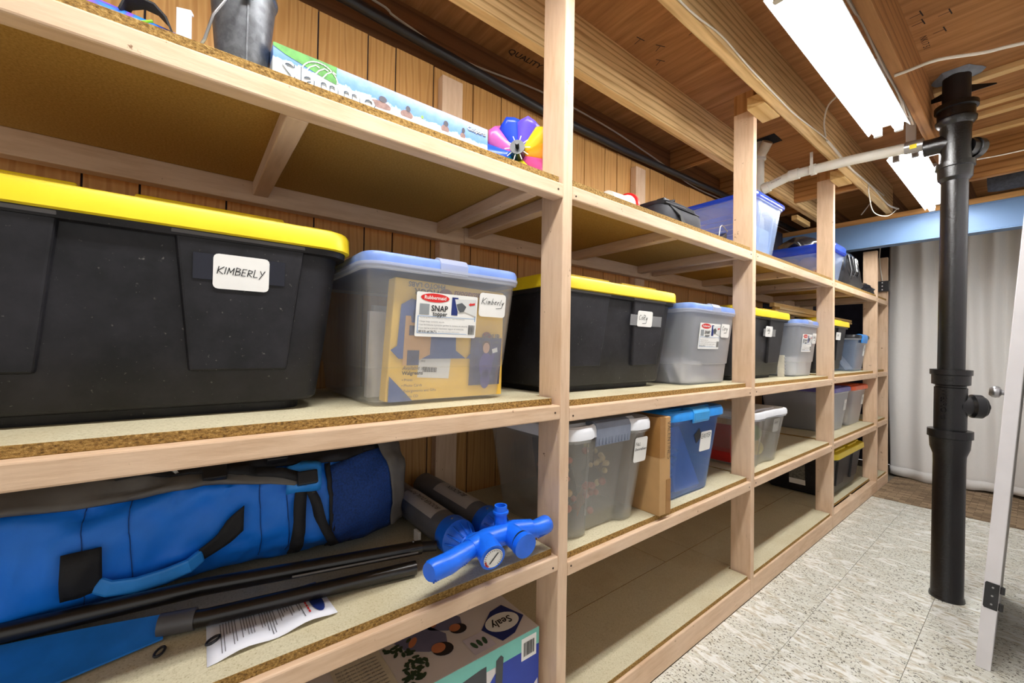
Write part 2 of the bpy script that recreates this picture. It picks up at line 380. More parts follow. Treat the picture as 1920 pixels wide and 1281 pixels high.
class Frame:
    """a flat printing surface: o = origin, r = right, u = up, printed side faces r x u"""
    def __init__(s, o, r, u):
        s.o = Vector(o); s.r = Vector(r).normalized(); s.u = Vector(u); s.u = (s.u-s.r*s.u.dot(s.r)).normalized(); s.n = s.r.cross(s.u)
    def p(s, a, b, h=0): return s.o+s.r*a+s.u*b+s.n*h
    def sub(s, a, b, ang=0, h=0):
        c, q = math.cos(ang), math.sin(ang)
        return Frame(s.p(a, b, h), s.r*c+s.u*q, s.u*c-s.r*q)
    def rect(s, m, a0, b0, a1, b1, h=.0008):
        return m.add([s.p(a0, b0, h), s.p(a1, b0, h), s.p(a1, b1, h), s.p(a0, b1, h)], [(0, 1, 2, 3)])
    def poly(s, m, pts, h=.0008): return m.add([s.p(a, b, h) for a, b in pts], [tuple(range(len(pts)))])
    def ell(s, m, a, b, ra, rb, h=.0008, n=20, rot=0):
        c, q = math.cos(rot), math.sin(rot)
        P = [(ra*math.cos(2*math.pi*k/n), rb*math.sin(2*math.pi*k/n)) for k in range(n)]
        return s.poly(m, [(a+x*c-y*q, b+x*q+y*c) for x, y in P], h)
    def plate(s, m, a0, b0, a1, b1, t=.0012, r=.004):     # a label with rounded corners and a little thickness
        lo = []
        for h in (0, t):
            L = []
            for sx, sy, g in ((1, -1, -90), (1, 1, 0), (-1, 1, 90), (-1, -1, 180)):
                px = (a1-r if sx > 0 else a0+r); py = (b1-r if sy > 0 else b0+r)
                for k in range(4): L.append(s.p(px+r*math.cos(R(g+30*k)), py+r*math.sin(R(g+30*k)), h))
            lo.append(L)
        return m.loft(lo)
    def line(s, m, pts, w, h=.0012):
        for (a, b), (c, d) in zip(pts, pts[1:]):
            dx, dy = c-a, d-b; l = math.hypot(dx, dy) or 1e-6; ex, ey = dx/l*w*.3, dy/l*w*.3; nx, ny = -dy/l*w/2, dx/l*w/2
            s.poly(m, [(a-ex-nx, b-ey-ny), (c+ex-nx, d+ey-ny), (c+ex+nx, d+ey+ny), (a-ex+nx, b-ey+ny)], h)
        return m
    def hand(s, m, txt, size, w, h=.0012, slant=.12, gap=1.0, jit=.05):   # hand lettering drawn with strokes
        x = 0; rnd = random.Random(txt)
        for ch in txt:
            if ch == ' ': x += .6*size; continue
            wd, st = GLY[ch]; up = rnd.uniform(-jit, jit)*size; k = rnd.uniform(.92, 1.08)
            for q in st: s.line(m, [(x+(px*k+py*slant)*size, up+py*k*size) for px, py in q], w, h)
            x += (wd+.22)*size*gap
        return x
    def text(s, txt, size, mat, parent, a=0, b=0, h=.0012, align='CENTER', name='lettering', ext=0, shear=0, sx=1.0, bold=0):
        cu = D.curves.new('t', 'FONT'); cu.body = txt; cu.size = size; cu.align_x = align; cu.align_y = 'CENTER'
        cu.resolution_u = 2; cu.extrude = ext; cu.shear = shear; cu.offset = bold
        ob = D.objects.new('t', cu); me = D.meshes.new_from_object(ob)
        me.transform(Matrix((( *(s.r*sx)[:], ), (*s.u[:],), (*s.n[:],))).transposed().to_4x4())
        me.transform(Matrix.Translation(s.p(a, b, h+ext)))
        D.objects.remove(ob); D.curves.remove(cu)
        me.name = name; me.materials.clear(); me.materials.append(mat)
        return link(name, me, parent)
GLY = {'K': (.6, [[(0, 1), (0, 0)], [(.6, 1), (0, .45), (.65, 0)]]), 'I': (.12, [[(.05, 1), (.05, 0)]]),
 'M': (.75, [[(0, 0), (.05, 1), (.36, .3), (.7, 1), (.75, 0)]]), 'B': (.55, [[(0, 0), (0, 1), (.45, .85), (.4, .6), (0, .52), (.5, .4), (.5, .1), (0, 0)]]),
 'E': (.5, [[(.5, 1), (0, 1), (0, 0), (.5, 0)], [(0, .5), (.4, .5)]]), 'R': (.55, [[(0, 0), (0, 1), (.5, .85), (.45, .55), (0, .48), (.55, 0)]]),
 'L': (.45, [[(0, 1), (0, 0), (.45, 0)]]), 'Y': (.6, [[(0, 1), (.28, .5)], [(.6, 1), (.1, -.25)]]), 'C': (.55, [[(.55, .85), (.25, 1), (0, .55), (.2, .05), (.55, .15)]]),
 'O': (.6, [[(.3, 1), (.02, .6), (.2, .02), (.55, .3), (.5, .85), (.3, 1)]]), 'V': (.6, [[(0, 1), (.3, 0), (.6, 1)]]), 'A': (.6, [[(0, 0), (.3, 1), (.6, 0)], [(.12, .4), (.48, .4)]]),
 'N': (.6, [[(0, 0), (0, 1), (.6, 0), (.6, 1)]]), 'T': (.6, [[(0, 1), (.6, 1)], [(.3, 1), (.3, 0)]]), 'S': (.5, [[(.5, .85), (.2, 1), (0, .75), (.5, .3), (.3, 0), (0, .12)]]),
 'F': (.5, [[(.5, 1), (0, 1), (0, 0)], [(0, .55), (.4, .55)]]), 'D': (.6, [[(0, 0), (0, 1), (.5, .8), (.55, .3), (0, 0)]]),
 'i': (.12, [[(.05, .6), (.05, 0)], [(.06, .85), (.08, .9)]]), 'm': (.6, [[(0, 0), (.05, .55), (.25, .55), (.28, 0), (.35, .5), (.52, .5), (.58, 0)]]),
 'b': (.4, [[(.05, 1), (0, 0), (.35, .1), (.35, .45), (.02, .4)]]), 'e': (.4, [[(0, .3), (.35, .4), (.2, .6), (0, .3), (.1, .02), (.4, .1)]]),
 'r': (.3, [[(0, .55), (.04, 0), (.06, .4), (.3, .55)]]), 'l': (.15, [[(.08, 1), (0, .1), (.15, 0)]]), 'y': (.45, [[(0, .5), (.15, .1), (.4, .55), (.2, -.5), (-.9, -.62)]]),
 'o': (.4, [[(.2, .55), (0, .3), (.15, 0), (.4, .2), (.2, .55)]]), 'c': (.35, [[(.35, .5), (.05, .4), (.08, .05), (.38, .1)]]), 'a': (.4, [[(.35, .55), (.02, .35), (.12, 0), (.36, .5), (.4, 0)]]),
 't': (.3, [[(.15, .9), (.12, .05), (.3, 0)], [(0, .6), (.32, .62)]]), 'n': (.4, [[(0, .55), (.03, 0), (.1, .4), (.3, .55), (.38, 0)]]), 's': (.3, [[(.3, .5), (.02, .4), (.28, .15), (0, 0)]])}
def barcode(fr, m, a0, b0, a1, b1, h=.0014):
    rnd = random.Random(int((a1-a0)*1e5)); a = a0
    while a < a1-.0008:
        w = rnd.choice((.0006, .0011, .0018))*(a1-a0)/.03; fr.rect(m, a, b0, min(a+w, a1), b1, h); a += w+rnd.choice((.0007, .0012))*(a1-a0)/.03

# ------------------------------------------------------------------ the room shell
SUB, JB = 2.415, 2.20          # underside of subfloor, underside of joists
def room():
    fl = MB().box(-.66, 3.0, -2.2, 4.75, -.06, -.004).build('floor', solid('floor_screed', (120, 112, 98), .9), kind='structure')
    nx, ny = 8, 18                                     # 305 mm vinyl tiles, laid to the edge of the carpet
    X0, Y0 = .205-.305, 3.392-.305*ny
    for i in range(nx):
        for j in range(ny):
            bx('tile', max(X0+.305*i, 0)+.0006, X0+.305*(i+1)-.0006, Y0+.305*j+.0006, Y0+.305*(j+1)-.0006, -.004, random.uniform(-.0003, .0003)+.0, TILE, fl, .0008)
    c = MB().box(.002, 3.0, 3.394, 4.75, -.004, .004).build('carpet', CARPET)
    tag(c, 'brown woven carpet beyond the edge of the pale floor tiles', 'carpet')
    # panelled wall behind the shelves
    wl = MB().box(-.70, -.632, -2.2, 4.75, 0, 2.195).build('wall_left', DARK, kind='structure')
    g = [-2.2, -2.04, -1.9, -1.71, -1.48, -1.38, -1.22, -1.05, -.945, -.761, -.53, -.37, -.27, -.119, .06, .204, .308, .47, .60, .735, .896, .998, 1.127, 1.31, 1.467, 1.571, 1.762, 1.995, 2.1, 2.26, 2.43, 2.53, 2.66, 2.80, 2.96]
    for a, b in zip(g, g[1:]):
        bx('plank', -.632, -.625, a+.0022, b-.0022, 0, 2.19+.012*(a+1)/4+random.uniform(0, .006), PANEL, wl, .0015)
    # ceiling: plywood subfloor with its joists and blocking
    ce = MB().box(-.72, 3.0, -2.2, 4.75, SUB, SUB+.02).build('ceiling', PLY, kind='structure')
    for x0, y1, m in ((-.333, 3.52, JOIST), (.077, 3.42, JOIST), (.451, 3.5, lumber('y', 'shaded_joist_lumber', srgb(176, 126, 78), srgb(124, 82, 46), 9)), (1.31, 3.5, JOIST), (1.72, 3.5, JOIST), (2.13, 3.5, JOIST)):  # joist beside the lights: its shade is put into a darker lumber colour
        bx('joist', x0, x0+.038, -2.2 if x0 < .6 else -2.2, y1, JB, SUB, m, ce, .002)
    bx('joist', -.715, -.672, -2.2, 4.75, JB-.0, SUB, OLD, ce)
    bx('sill_plate', -.70, -.645, -2.2, 4.75, 2.165, JB, OLD, ce)
    for x0 in (-.36, .05, .46, .88, 1.3): bx('joist', x0, x0+.038, 3.56, 4.75, JB, SUB, OLD, ce)
    for y in (1.60, 2.28, 3.1): bx('blocking', -.672, -.333, y, y+.038, JB+.075, SUB, JOIST_X, ce)
    bx('blocking', -.295, .077, 2.62, 2.658, JB+.01, SUB, JOIST_X, ce)
    for y in (2.0, 2.315, 2.452, 2.71): bx('furring_strip', .489, 1.31, y, y+.045, 2.388, SUB, RAW_X, ce)
    bx('blocking', .489, 1.31, 2.95, 2.988, JB, SUB, JOIST_X, ce)
    for y in (1.205, 2.40): bx('spacer_block', .002, .075, y-.10, y+.07, JB-.004, JB+.05, RAW, ce, .002)
    bx('spacer_block', -.40, -.36, 2.9, 3.2, JB-.04, JB-.002, RAW, ce, .002)
    fr = Frame((-.615, .325, SUB-.0006), (.05, 1, 0), (1, -.05, 0))
    fr.text('QUALITY', .044, solid('stamp_ink', (40, 24, 14), .8, var=0), ce, name='stamp_lettering', h=.0002, bold=.0008)
    m = MB()
    for x, y in ((.530, 1.33), (.528, 1.39), (.575, 1.507), (.60, 1.40)):
        f2 = Frame((x, y, SUB-.0006), (0, 1, 0), (1, 0, 0)); f2.line(m, [(-.02, 0), (.02, .004)], .004, .0002); f2.line(m, [(0, 0), (0, -.03)], .003, .0002)
    for x, y in ((-.15, .35), (-.05, .75), (-.22, .62), (-.24, .8), (-.19, .72)):
        f2 = Frame((x, y, SUB-.0006), (0, 1, 0), (1, 0, 0)).sub(0, 0, random.random()); f2.line(m, [(-.022, 0), (.02, .006)], .004, .0002); f2.line(m, [(0, 0), (.004, -.03)], .003, .0002)
    m.build('nail_mark', MAT['stamp_ink'], ce)
    Frame((.515, 1.55, SUB-.0006), (0, 1, 0), (1, 0, 0)).text('NK17 51', .030, MAT['stamp_ink'], ce, name='stamp_lettering', h=.0002)
    MB().box(-.72, 3.0, 4.75, 4.80, 0, SUB).build('wall_far', DARK, kind='structure')
    MB().box(.842, .92, 1.5, 2.3, 0, JB).build('wall_right', solid('pale_wall_paint', (205, 200, 190), .8), kind='structure')
room()

# ------------------------------------------------------------------ the shelving
PO = [(-1.371, -1.3355), (-.0355, 0), (1.1845, 1.22), (2.3845, 2.42), (3.5475, 3.583), (3.925, 3.96)]     # post spans in y
LV = {0: dict(T=1.57, M=.962, L=.554), 1: dict(T=1.574, M=.953, L=.526), 2: dict(T=1.574, M=.949, L=.53), 3: dict(T=1.574, M=.957, L=.538), 4: dict(T=1.572, M=.962, L=.55)}
BH, BT = .039, .018
def shelving():
    s = thing('storage_shelving', 'long built-in wooden shelving painted beige along the panelled wall', 'shelving')
    for i, (a, b) in enumerate(PO):
        top = 2.41 if i < 2 else (2.236 if i < 4 else 1.955)
        bx('front_post', -.0897, 0, a, b, 0, top, P_Z, s, .003)
        if i in (2, 3): bx('post_top', -.0897, -.001, a+.001, b-.001, top, 2.33, RAWZ, s, .003)
        ya, yb = (b-.09-.012, b-.012) if i < 5 else (a, b)
        bx('back_post', -.623, -.585, ya, yb, 0, 2.15, P_Z, s, .003)
    for i in range(5):
        a, b = PO[i][1], PO[i+1][0]
        for k in 'TML':
            z = LV[i][k]
            bx('front_beam', -.038, .0015 if (k == 'T' and i > 1) else 0, a, b, z-BH, z, P_Y, s, .0035)
            bx('back_beam', -.585, -.547, a-.0174, b+.0174, z-BH-(.02 if k == 'T' else 0), z, P_Y, s, .003)
            for q in ((a+.0, ) if i else ()): bx('cross_brace', -.547, -.0897, q-.002, q+.036, z-BH, z, P_X, s, .003)
            if i < 4:
                yc = a+(b-a)*(.50 if i else .499)
                bx('cross_brace', -.547, -.038, yc-.019, yc+.019, z-BH, z, P_X, s, .003)
                bx('cross_brace', -.547, -.038, b-.100, b-.062, z-BH, z, P_X, s, .003)
            sb = {'T': .006, 'M': .022, 'L': .015}[k]
            e = .012
            board(-.585, -sb, a, b, z, BT, s, 'shelf_board', e)
        # bottom tier
        kf = .036 if i == 3 else 0
        bx('kick_board', -.038, 0, a, b, 0, .085, P_Y, s, .0035)
        bx('back_beam', -.585, -.547, a-.0174, b+.0174, 0, .085, P_Y, s, .003)
        bx('cross_brace', -.547, -.038, (a+b)/2-.019, (a+b)/2+.019, 0, .085, P_X, s, .003)
        mid = -.30
        board(mid+.001, -.008-kf, a, b, .085, .016, s, 'bottom_board')
        board(-.585, mid-.001, a-.0172, b-.2, .085, .016, s, 'bottom_board')
        board(-.585, mid-.001, b-.198, b+.0172, .085, .016, s, 'bottom_board')
    # nail heads and dents in the front timbers
    hole = solid('nail_hole', (52, 34, 22), .8, var=0); rnd = random.Random(3)
    for i in range(5):
        a, b = PO[i][1], PO[i+1][0]
        for k in 'TML':
            z = LV[i][k]-BH/2
            for y in (a+.014, b-.02): MB().lathe([(.0001, 0), (.003, 0), (.0028, .0022), (.0001, .0022)], n=8, axis='x').build('nail_head', hole, s, (.0005 if (k == 'T' and i > 1) else -.001, y, z+rnd.uniform(-.008, .006)))
    return s
shelving()
Z = lambda i, k: LV[i][k]+BT
ZB = .101

# ------------------------------------------------------------------ lights, pipes, beam, curtain, door
def light(y0, label):
    y1 = y0+1.22; xc, zt = .380, 2.150
    t = thing('fluorescent_light', label, 'light', (xc, y0, zt), 0, 'strip lights between the joists')
    L = y1-y0
    MB().loft([[Vector((x, y, z)) for x, z in ((-.072, -.004), (-.058, .014), (-.04, .022), (.04, .022), (.058, .014), (.072, -.004), (.074, -.003), (.06, .02), (.045, .047), (-.045, .047), (-.06, .02), (-.074, -.003))] for y in (0, L)]).build('housing', WHITE_METAL, t)
    for dx in (-.036, .036):
        MB().lathe([(.0001, .024), (.017, .024), (.0185, .03), (.0185, L-.03), (.017, L-.024), (.0001, L-.024)], (dx, 0, 0), 'y', 14).build('tube', EMIT, t, smooth=40)
        for y in (.0, L-.022):
            MB().loft([rrect(dx, y+.011, .03, .022, .008, z, 3) for z in (-.02, .024)]).build('lamp_holder', CHROME if y == 0 else WHITE_METAL, t, smooth=40)
    bx('mounting_strap', -.02, .02, .15, .17, .047, SUB-zt, WHITE_METAL, t, 0); bx('mounting_strap', -.02, .02, L-.17, L-.15, .047, SUB-zt, WHITE_METAL, t, 0)
light(.47, 'bright double-tube strip light at the top of the photo, before the white pipe')
light(2.07, 'bright double-tube strip light beyond the white pipe, nearest the blue beam')
light(-1.13, 'double-tube strip light at the start of the row, above the viewer')

def stack():
    t = thing('drain_stack', 'black cast-iron drain stack standing on the floor tiles beside the shelving', 'pipe', (.542, 1.93, 0)); t.rotation_euler = (0, .0135, 0)
    MB().lathe([(.060, 0), (.0585, .012), (.0545, .02), (.054, .62), (.055, .655), (.066, .69), (.069, .735), (.0755, .738), (.0755, .772), (.060, .775), (.054, .776)]).build('lower_pipe', IRON, t, smooth=35)
    c = MB().lathe([(.05, .774), (.0545, .776), (.055, .965), (.051, .968), (.051, .975), (.064, .98), (.0645, 1.022), (.070, 1.025), (.070, 1.048), (.052, 1.05), (.046, 1.05)]).build('cleanout_fitting', IRON, t, smooth=35)
    MB().loft([[Vector((.0, .0, .885))+Vector((.88, .47, .0))*h+(Vector((-.47, .88, 0))*math.cos(a)+Vector((0, 0, 1))*math.sin(a))*r for a in [2*math.pi*k/24 for k in range(24)]] for r, h in ((.053, .02), (.044, .062), (.049, .068), (.053, .072), (.053, .102), (.048, .106), (.045, .106), (.043, .114), (.016, .114), (.014, .130), (.0001, .130))]).build('cleanout_plug', IRON, c, smooth=35)
    fr = Frame((-.02, -.0545, .945), (0, 0, -1), (1, -.35, 0)); fr.sub(.055, 0).text('WESRO φ', .032, IRON, c, ext=.0015, h=-.0012)
    Frame((.0, -.066, 1.0), (1, 0, 0), (0, 0, 1)).text('USA', .018, IRON, c, ext=.001, h=-.0005)
    MB().lathe([(.0455, 1.04), (.0455, 1.945)]).build('upper_pipe', IRON, t, smooth=35)
    tee = MB().lathe([(.046, 1.915), (.058, 1.93), (.0605, 1.975), (.066, 1.978), (.066, 2.0), (.0525, 2.004), (.051, 2.14), (.054, 2.17), (.067, 2.185), (.069, 2.20), (.063, 2.206), (.064, 2.245), (.073, 2.248), (.073, 2.268), (.05, 2.27), (.047, 2.27)]).build('tee_fitting', IRON, t, smooth=35)
    MB().loft([[Vector((h, r*math.cos(a), z+r*math.sin(a))) for a in [2*math.pi*k/20 for k in range(20)]] for r, h, z in ((.05, 0, 2.09), (.044, -.04, 2.10), (.0385, -.055, 2.103), (.0385, -.104, 2.103), (.034, -.106, 2.103), (.0001, -.106, 2.103))][::-1]).build('tee_branch', IRON, tee, smooth=40)
    MB().loft([[Vector((.02+h*.5, h*.85, 2.07))+Vector((.85, -.5, 0))*r*math.cos(a)+Vector((0, 0, 1))*r*math.sin(a) for a in [2*math.pi*k/18 for k in range(18)]] for r, h in ((.04, .02), (.04, .055), (.046, .056), (.046, .085), (.02, .086), (.02, .1), (.0001, .1))]).build('rear_plug', IRON, tee, smooth=40)
    MB().lathe([(.047, 2.27), (.047, SUB)]).build('vent_pipe', BLACK_RUB, t, smooth=35)
    for s in (-1, 1): MB().hexa([(s*.04, -.004, 2.31), (s*.12, .03, 2.325), (s*.12, .034, 2.325), (s*.04, 0, 2.31), (s*.04, -.004, 2.345), (s*.12, .03, 2.33), (s*.12, .034, 2.33), (s*.04, 0, 2.345)]).build('pipe_clamp_ear', IRON, t)
    m = MB(); m.loft([[Vector((math.cos(a)*r*(1+.25*math.sin(3*a)), math.sin(a)*r*(1+.2*math.cos(2*a)), z)) for a in [2*math.pi*k/20 for k in range(20)]] for r, z in ((.05, SUB-.02), (.07, SUB-.012), (.078, SUB-.001))])
    m.build('mortar_collar', solid('grey_mortar', (132, 138, 148), .9, var=.25), t, smooth=30)
stack()
def pvc():
    t = thing('drain_pipe', 'white plastic drain pipe running from the black stack over the shelves', 'pipe', (0, 1.93, 2.14))
    m = MB(); m.tube([(.455, 0, -.012), (.2, 0, .008), (.0, 0, .016), (-.05, 0, .016)], .0255, 16, False); m.build('horizontal_pipe', PVC, t, smooth=40)
    MB().tube([(.466, 0, -.012), (.400, 0, -.008)], .0295, 18).build('steel_coupling', CHROME, t, smooth=40)
    y = solid('yellow_sticker', (240, 220, 30), .5)
    MB().hexa([(.42, -.0305, -.028), (.445, -.0305, -.029), (.445, -.029, -.029), (.42, -.029, -.028), (.42, -.0305, -.008), (.445, -.0305, -.009), (.445, -.029, -.009), (.42, -.029, -.008)]).build('coupling_sticker', y, t)
    MB().tube([(-.05, 0, .016), (-.10, 0, .015)], .031, 18).build('coupling_ring', PVC, t, smooth=40)
    MB().tube([(-.10, 0, .014), (-.235, 0, -.02)], .0255, 16, False).build('sloping_pipe', PVC, t, smooth=40)
    MB().tube([(-.205, 0, -.013), (-.24, 0, -.022)], .032, 18).build('wye_collar', PVC, t, smooth=40)
    MB().lathe([(.0265, -.40), (.0265, .16), (.036, .165), (.036, .215), (.03, .22), (.03, SUB-2.14)], (-.262, 0, 0)).build('vertical_pipe', PVC, t, smooth=40)
    MB().tube([(-.262, 0, .19), (-.225, -.03, .215), (-.2, -.045, .245)], .030, 14).build('trap_bend', solid('aged_pvc', (206, 196, 176), .5), t, smooth=40)
    m = MB().lathe([(.031, -.012), (.031, .012)], (.02, 0, .014), 'x', 18); m.build('hanger_band', PVC, t, smooth=40)
    m = MB().box(.012, .026, -.034, -.028, .02, .105); m.box(.008, .03, -.036, -.026, -.02, .03); m.build('hanger_strap', PVC, t, bevel=.001)
    Frame((-.16, -.0262, .0), (1, 0, .25), (-.25, 0, 1)).text('PVC-DWV', .012, INK, t, h=.0003)
    bx('ceiling_hole', -.31, -.16, -.06, .07, SUB-2.14-.002, SUB-2.14-.0005, solid('dark_opening', (18, 18, 24), .9, var=0), t, 0)
pvc()
def water_pipe():
    o = MB().tube([(-.585, -2.1, 2.26), (-.585, -.45, 2.246), (-.585, .4, 2.20), (-.59, 1.0, 2.205), (-.59, 2.3, 2.245), (-.59, 4.4, 2.25)], .018, 14).build('water_pipe', BLACK_RUB, smooth=40)
    tag(o, 'black pipe running along the top of the panelled wall', 'pipe')
    def cab(pts, label, r=.0042, flat=None, mat=CABLE):
        P = [Vector(p) for p in pts]; Q = []
        for i in range(len(P)-1):
            p0, p1, p2, p3 = P[max(i-1, 0)], P[i], P[i+1], P[min(i+2, len(P)-1)]
            for k in range(5):
                u = k/5; Q.append(.5*((2*p1)+(p2-p0)*u+(2*p0-5*p1+4*p2-p3)*u*u+(3*p1-p0-3*p2+p3)*u**3))
        Q.append(P[-1])
        o = MB().tube(Q, r, 6, True, flat).build('cable', mat, smooth=50); tag(o, label, 'cable', 'house wiring under the ceiling'); return o
    cab([(-.64, -2.1, 2.34), (-.64, -.5, 2.34), (-.64, -.26, 2.314), (-.64, 0, 2.283), (-.64, .43, 2.326), (-.64, .8, 2.33), (-.64, 1.13, 2.312), (-.64, 1.57, 2.267), (-.64, 1.84, 2.232), (-.64, 2.4, 2.24), (-.64, 3.6, 2.25)], 'flat grey cable sagging behind the black pipe on the panelled wall', .006, .5, solid('grey_cable', (190, 180, 168), .5))
    cab([(.119, -1.5, 2.23), (.119, .0, 2.22), (.119, .26, 2.205), (.119, .43, 2.205), (.119, .612, 2.225), (.119, .827, 2.212), (.119, 1.087, 2.206), (.119, 1.335, 2.206), (.119, 1.756, 2.24), (.119, 2.0, 2.235), (.119, 2.35, 2.22), (.119, 3.1, 2.26)], 'thin white wire stapled along the joist above the posts', .0032)
    cab([(.119, 1.77, 2.25), (.13, 1.7, 2.30), (.16, 1.66, 2.36), (.22, 1.66, 2.40)], 'short white wire looping from the joist up to the ceiling', .004)
    cab([(.121, 1.78, 2.232), (.121, 2.2, 2.21), (.121, 2.7, 2.23), (.121, 3.2, 2.22), (.16, 3.34, 2.206)], 'thick white cable on the joist beyond the white pipe', .0055)
    cab([(.121, 2.65, 2.22), (.11, 2.72, 2.17), (.10, 2.9, 2.10), (.13, 3.15, 2.12), (.16, 3.3, 2.20)], 'slack white wire hanging below the end of the joist', .0032)
    cab([(.442, -1.4, 2.25), (.442, .6, 2.24), (.442, .75, 2.23), (.442, .995, 2.255), (.442, 1.26, 2.25), (.442, 1.475, 2.235), (.442, 1.75, 2.22), (.43, 1.92, 2.24)], 'grey-white cable along the joist right of the strip lights', .006)
    cab([(.441, -1.4, 2.22), (.441, .6, 2.215), (.441, .9, 2.23), (.441, 1.2, 2.215), (.441, 1.5, 2.22), (.441, 1.62, 2.19), (.435, 1.72, 2.20), (.43, 1.85, 2.26)], 'second cable below it on the joist right of the strip lights', .0052)
    cab([(.462, 1.29, 2.193), (.50, 1.297, 2.196), (.58, 1.30, 2.196), (.69, 1.365, 2.192), (.78, 1.41, 2.196), (1.2, 1.6, 2.19)], 'white cable crossing the plywood in front of the black stack', .0055)
    cab([(.62, 2.2, 2.08), (.75, 2.22, 2.08), (1.0, 2.26, 2.10), (1.4, 2.3, 2.12)], 'thin white wire strung right of the black stack above the beam', .003)
    cab([(-.05, 3.3, 2.205), (.02, 3.2, 2.25), (.07, 3.05, 2.26)], 'grey wire in the dark gap above the blue beam', .004, None, MAT['grey_cable'])
water_pipe()
def beam():
    t = thing('steel_beam', 'blue-grey painted steel beam spanning the ceiling before the curtain', 'beam', (1.2, 3.45, 1.96))
    x0, x1 = -1.83, 1.75
    m = MB(); sec = [(-.05, 0), (.05, 0), (.05, .008), (.012, .012), (.012, .183), (.05, .187), (.05, .195), (-.05, .195), (-.05, .188), (-.046, .184), (-.046, .011), (-.05, .007)]
    m.loft([[Vector((x, y, z)) for y, z in sec] for x in (x0, x1)]); m.build('girder', STEEL_BLUE, t)
    bx('timber_plate', x0, x1, -.052, .05, .196, .236, lumber('x', 'plate_lumber', srgb(186, 138, 84), srgb(150, 104, 58), 8), t, .002)
    f = MB().lathe([(.0001, .0), (.09, .0), (.098, .05), (.096, .7), (.0001, .74)], (0, 0, 0), 'x', 20)
    o = f.build('insulation_roll', solid('dark_grey_foam', (66, 68, 76), .95, var=.3, scale=60, bump=.8), None, (.60, 3.33, 2.295), smooth=50)
    tag(o, 'dark grey speckled foam roll resting on the blue beam', 'insulation')
beam()
def curtain():
    t = thing('curtain', 'light grey cloth curtain hanging across the end of the room', 'curtain', (.5, 4.22, .02))
    def sheet(z0, z1, nz, off, x0=-.545, x1=1.9, nx=170):
        vs = []; fs = []
        for j in range(nz+1):
            z = z0+(z1-z0)*j/nz; q = z/2.3
            for i in range(nx+1):
                x = x0+(x1-x0)*i/nx
                y = .024*math.sin(x*41+1.6*math.sin(x*6))*(.5+.5*q)+.012*math.sin(x*47+1.3)*q+.02*math.sin(x*7.3+q*1.2)+.012*math.sin(x*9+z*4)*(1-q)
                vs.append((x+.008*math.sin(z*3+x*9), y+off, z+(.012*math.sin(x*6) if j == 0 else 0)))
        for j in range(nz):
            for i in range(nx):
                a = j*(nx+1)+i; fs.append((a, a+1, a+nx+2, a+nx+1))
        return MB().add(vs, fs)
    o = sheet(.0, 2.33, 22, 0).build('cloth', CURTAIN, t, smooth=80); md = o.modifiers.new('thick', 'SOLIDIFY'); md.thickness = .002
    o = sheet(.005, .075, 2, -.0035).build('hem', CURTAIN, t, smooth=80); md = o.modifiers.new('thick', 'SOLIDIFY'); md.thickness = .002
    MB().tube([(-.56, 0, 2.34), (1.95, 0, 2.34)], .012, 12).build('curtain_rod', CHROME, t, smooth=40)
curtain()
def door():
    t = thing('loose_door', 'white door leaning at the right edge with black hinge and round knob', 'door', (.661, 1.412, .001)); t.rotation_euler = (0, .0707, 0)
    bx('door_slab', 0, .037, 0, .76, 0, 1.98, DOOR_PAINT, t, .002)
    kn = MB().lathe([(.0001, -.066), (.016, -.066), (.0255, -.056), (.0275, -.045), (.024, -.034), (.012, -.027), (.010, -.012), (.028, -.007), (.030, 0), (.0001, 0)], (0, .70, .945), 'x', 24); kn.build('door_knob', CHROME, t, smooth=40)
    for z in (.27, 1.68):
        h = MB(); P = [(.003, z-.042), (.006, z-.048), (.037, z-.048), (.037, z+.045), (.006, z+.045), (.003, z+.04)]
        h.loft([[Vector((x, y, zz)) for x, zz in P] for y in (.001, -.003)]); o = h.build('hinge', BLACK_LID, t)
        for q in (-.03, .0, .03)[::2]: MB().lathe([(.006, q-.012), (.006, q+.012)], (.044, -.003, z), 'z', 12).build('hinge_knuckle', BLACK_LID, o, smooth=40)
        for q in (-.03, .0, .03): MB().lathe([(.0001, -.0042), (.003, -.0042), (.003, -.002)], (.022, 0, z+q), 'y', 10).build('hinge_screw', CHROME, o)
door()

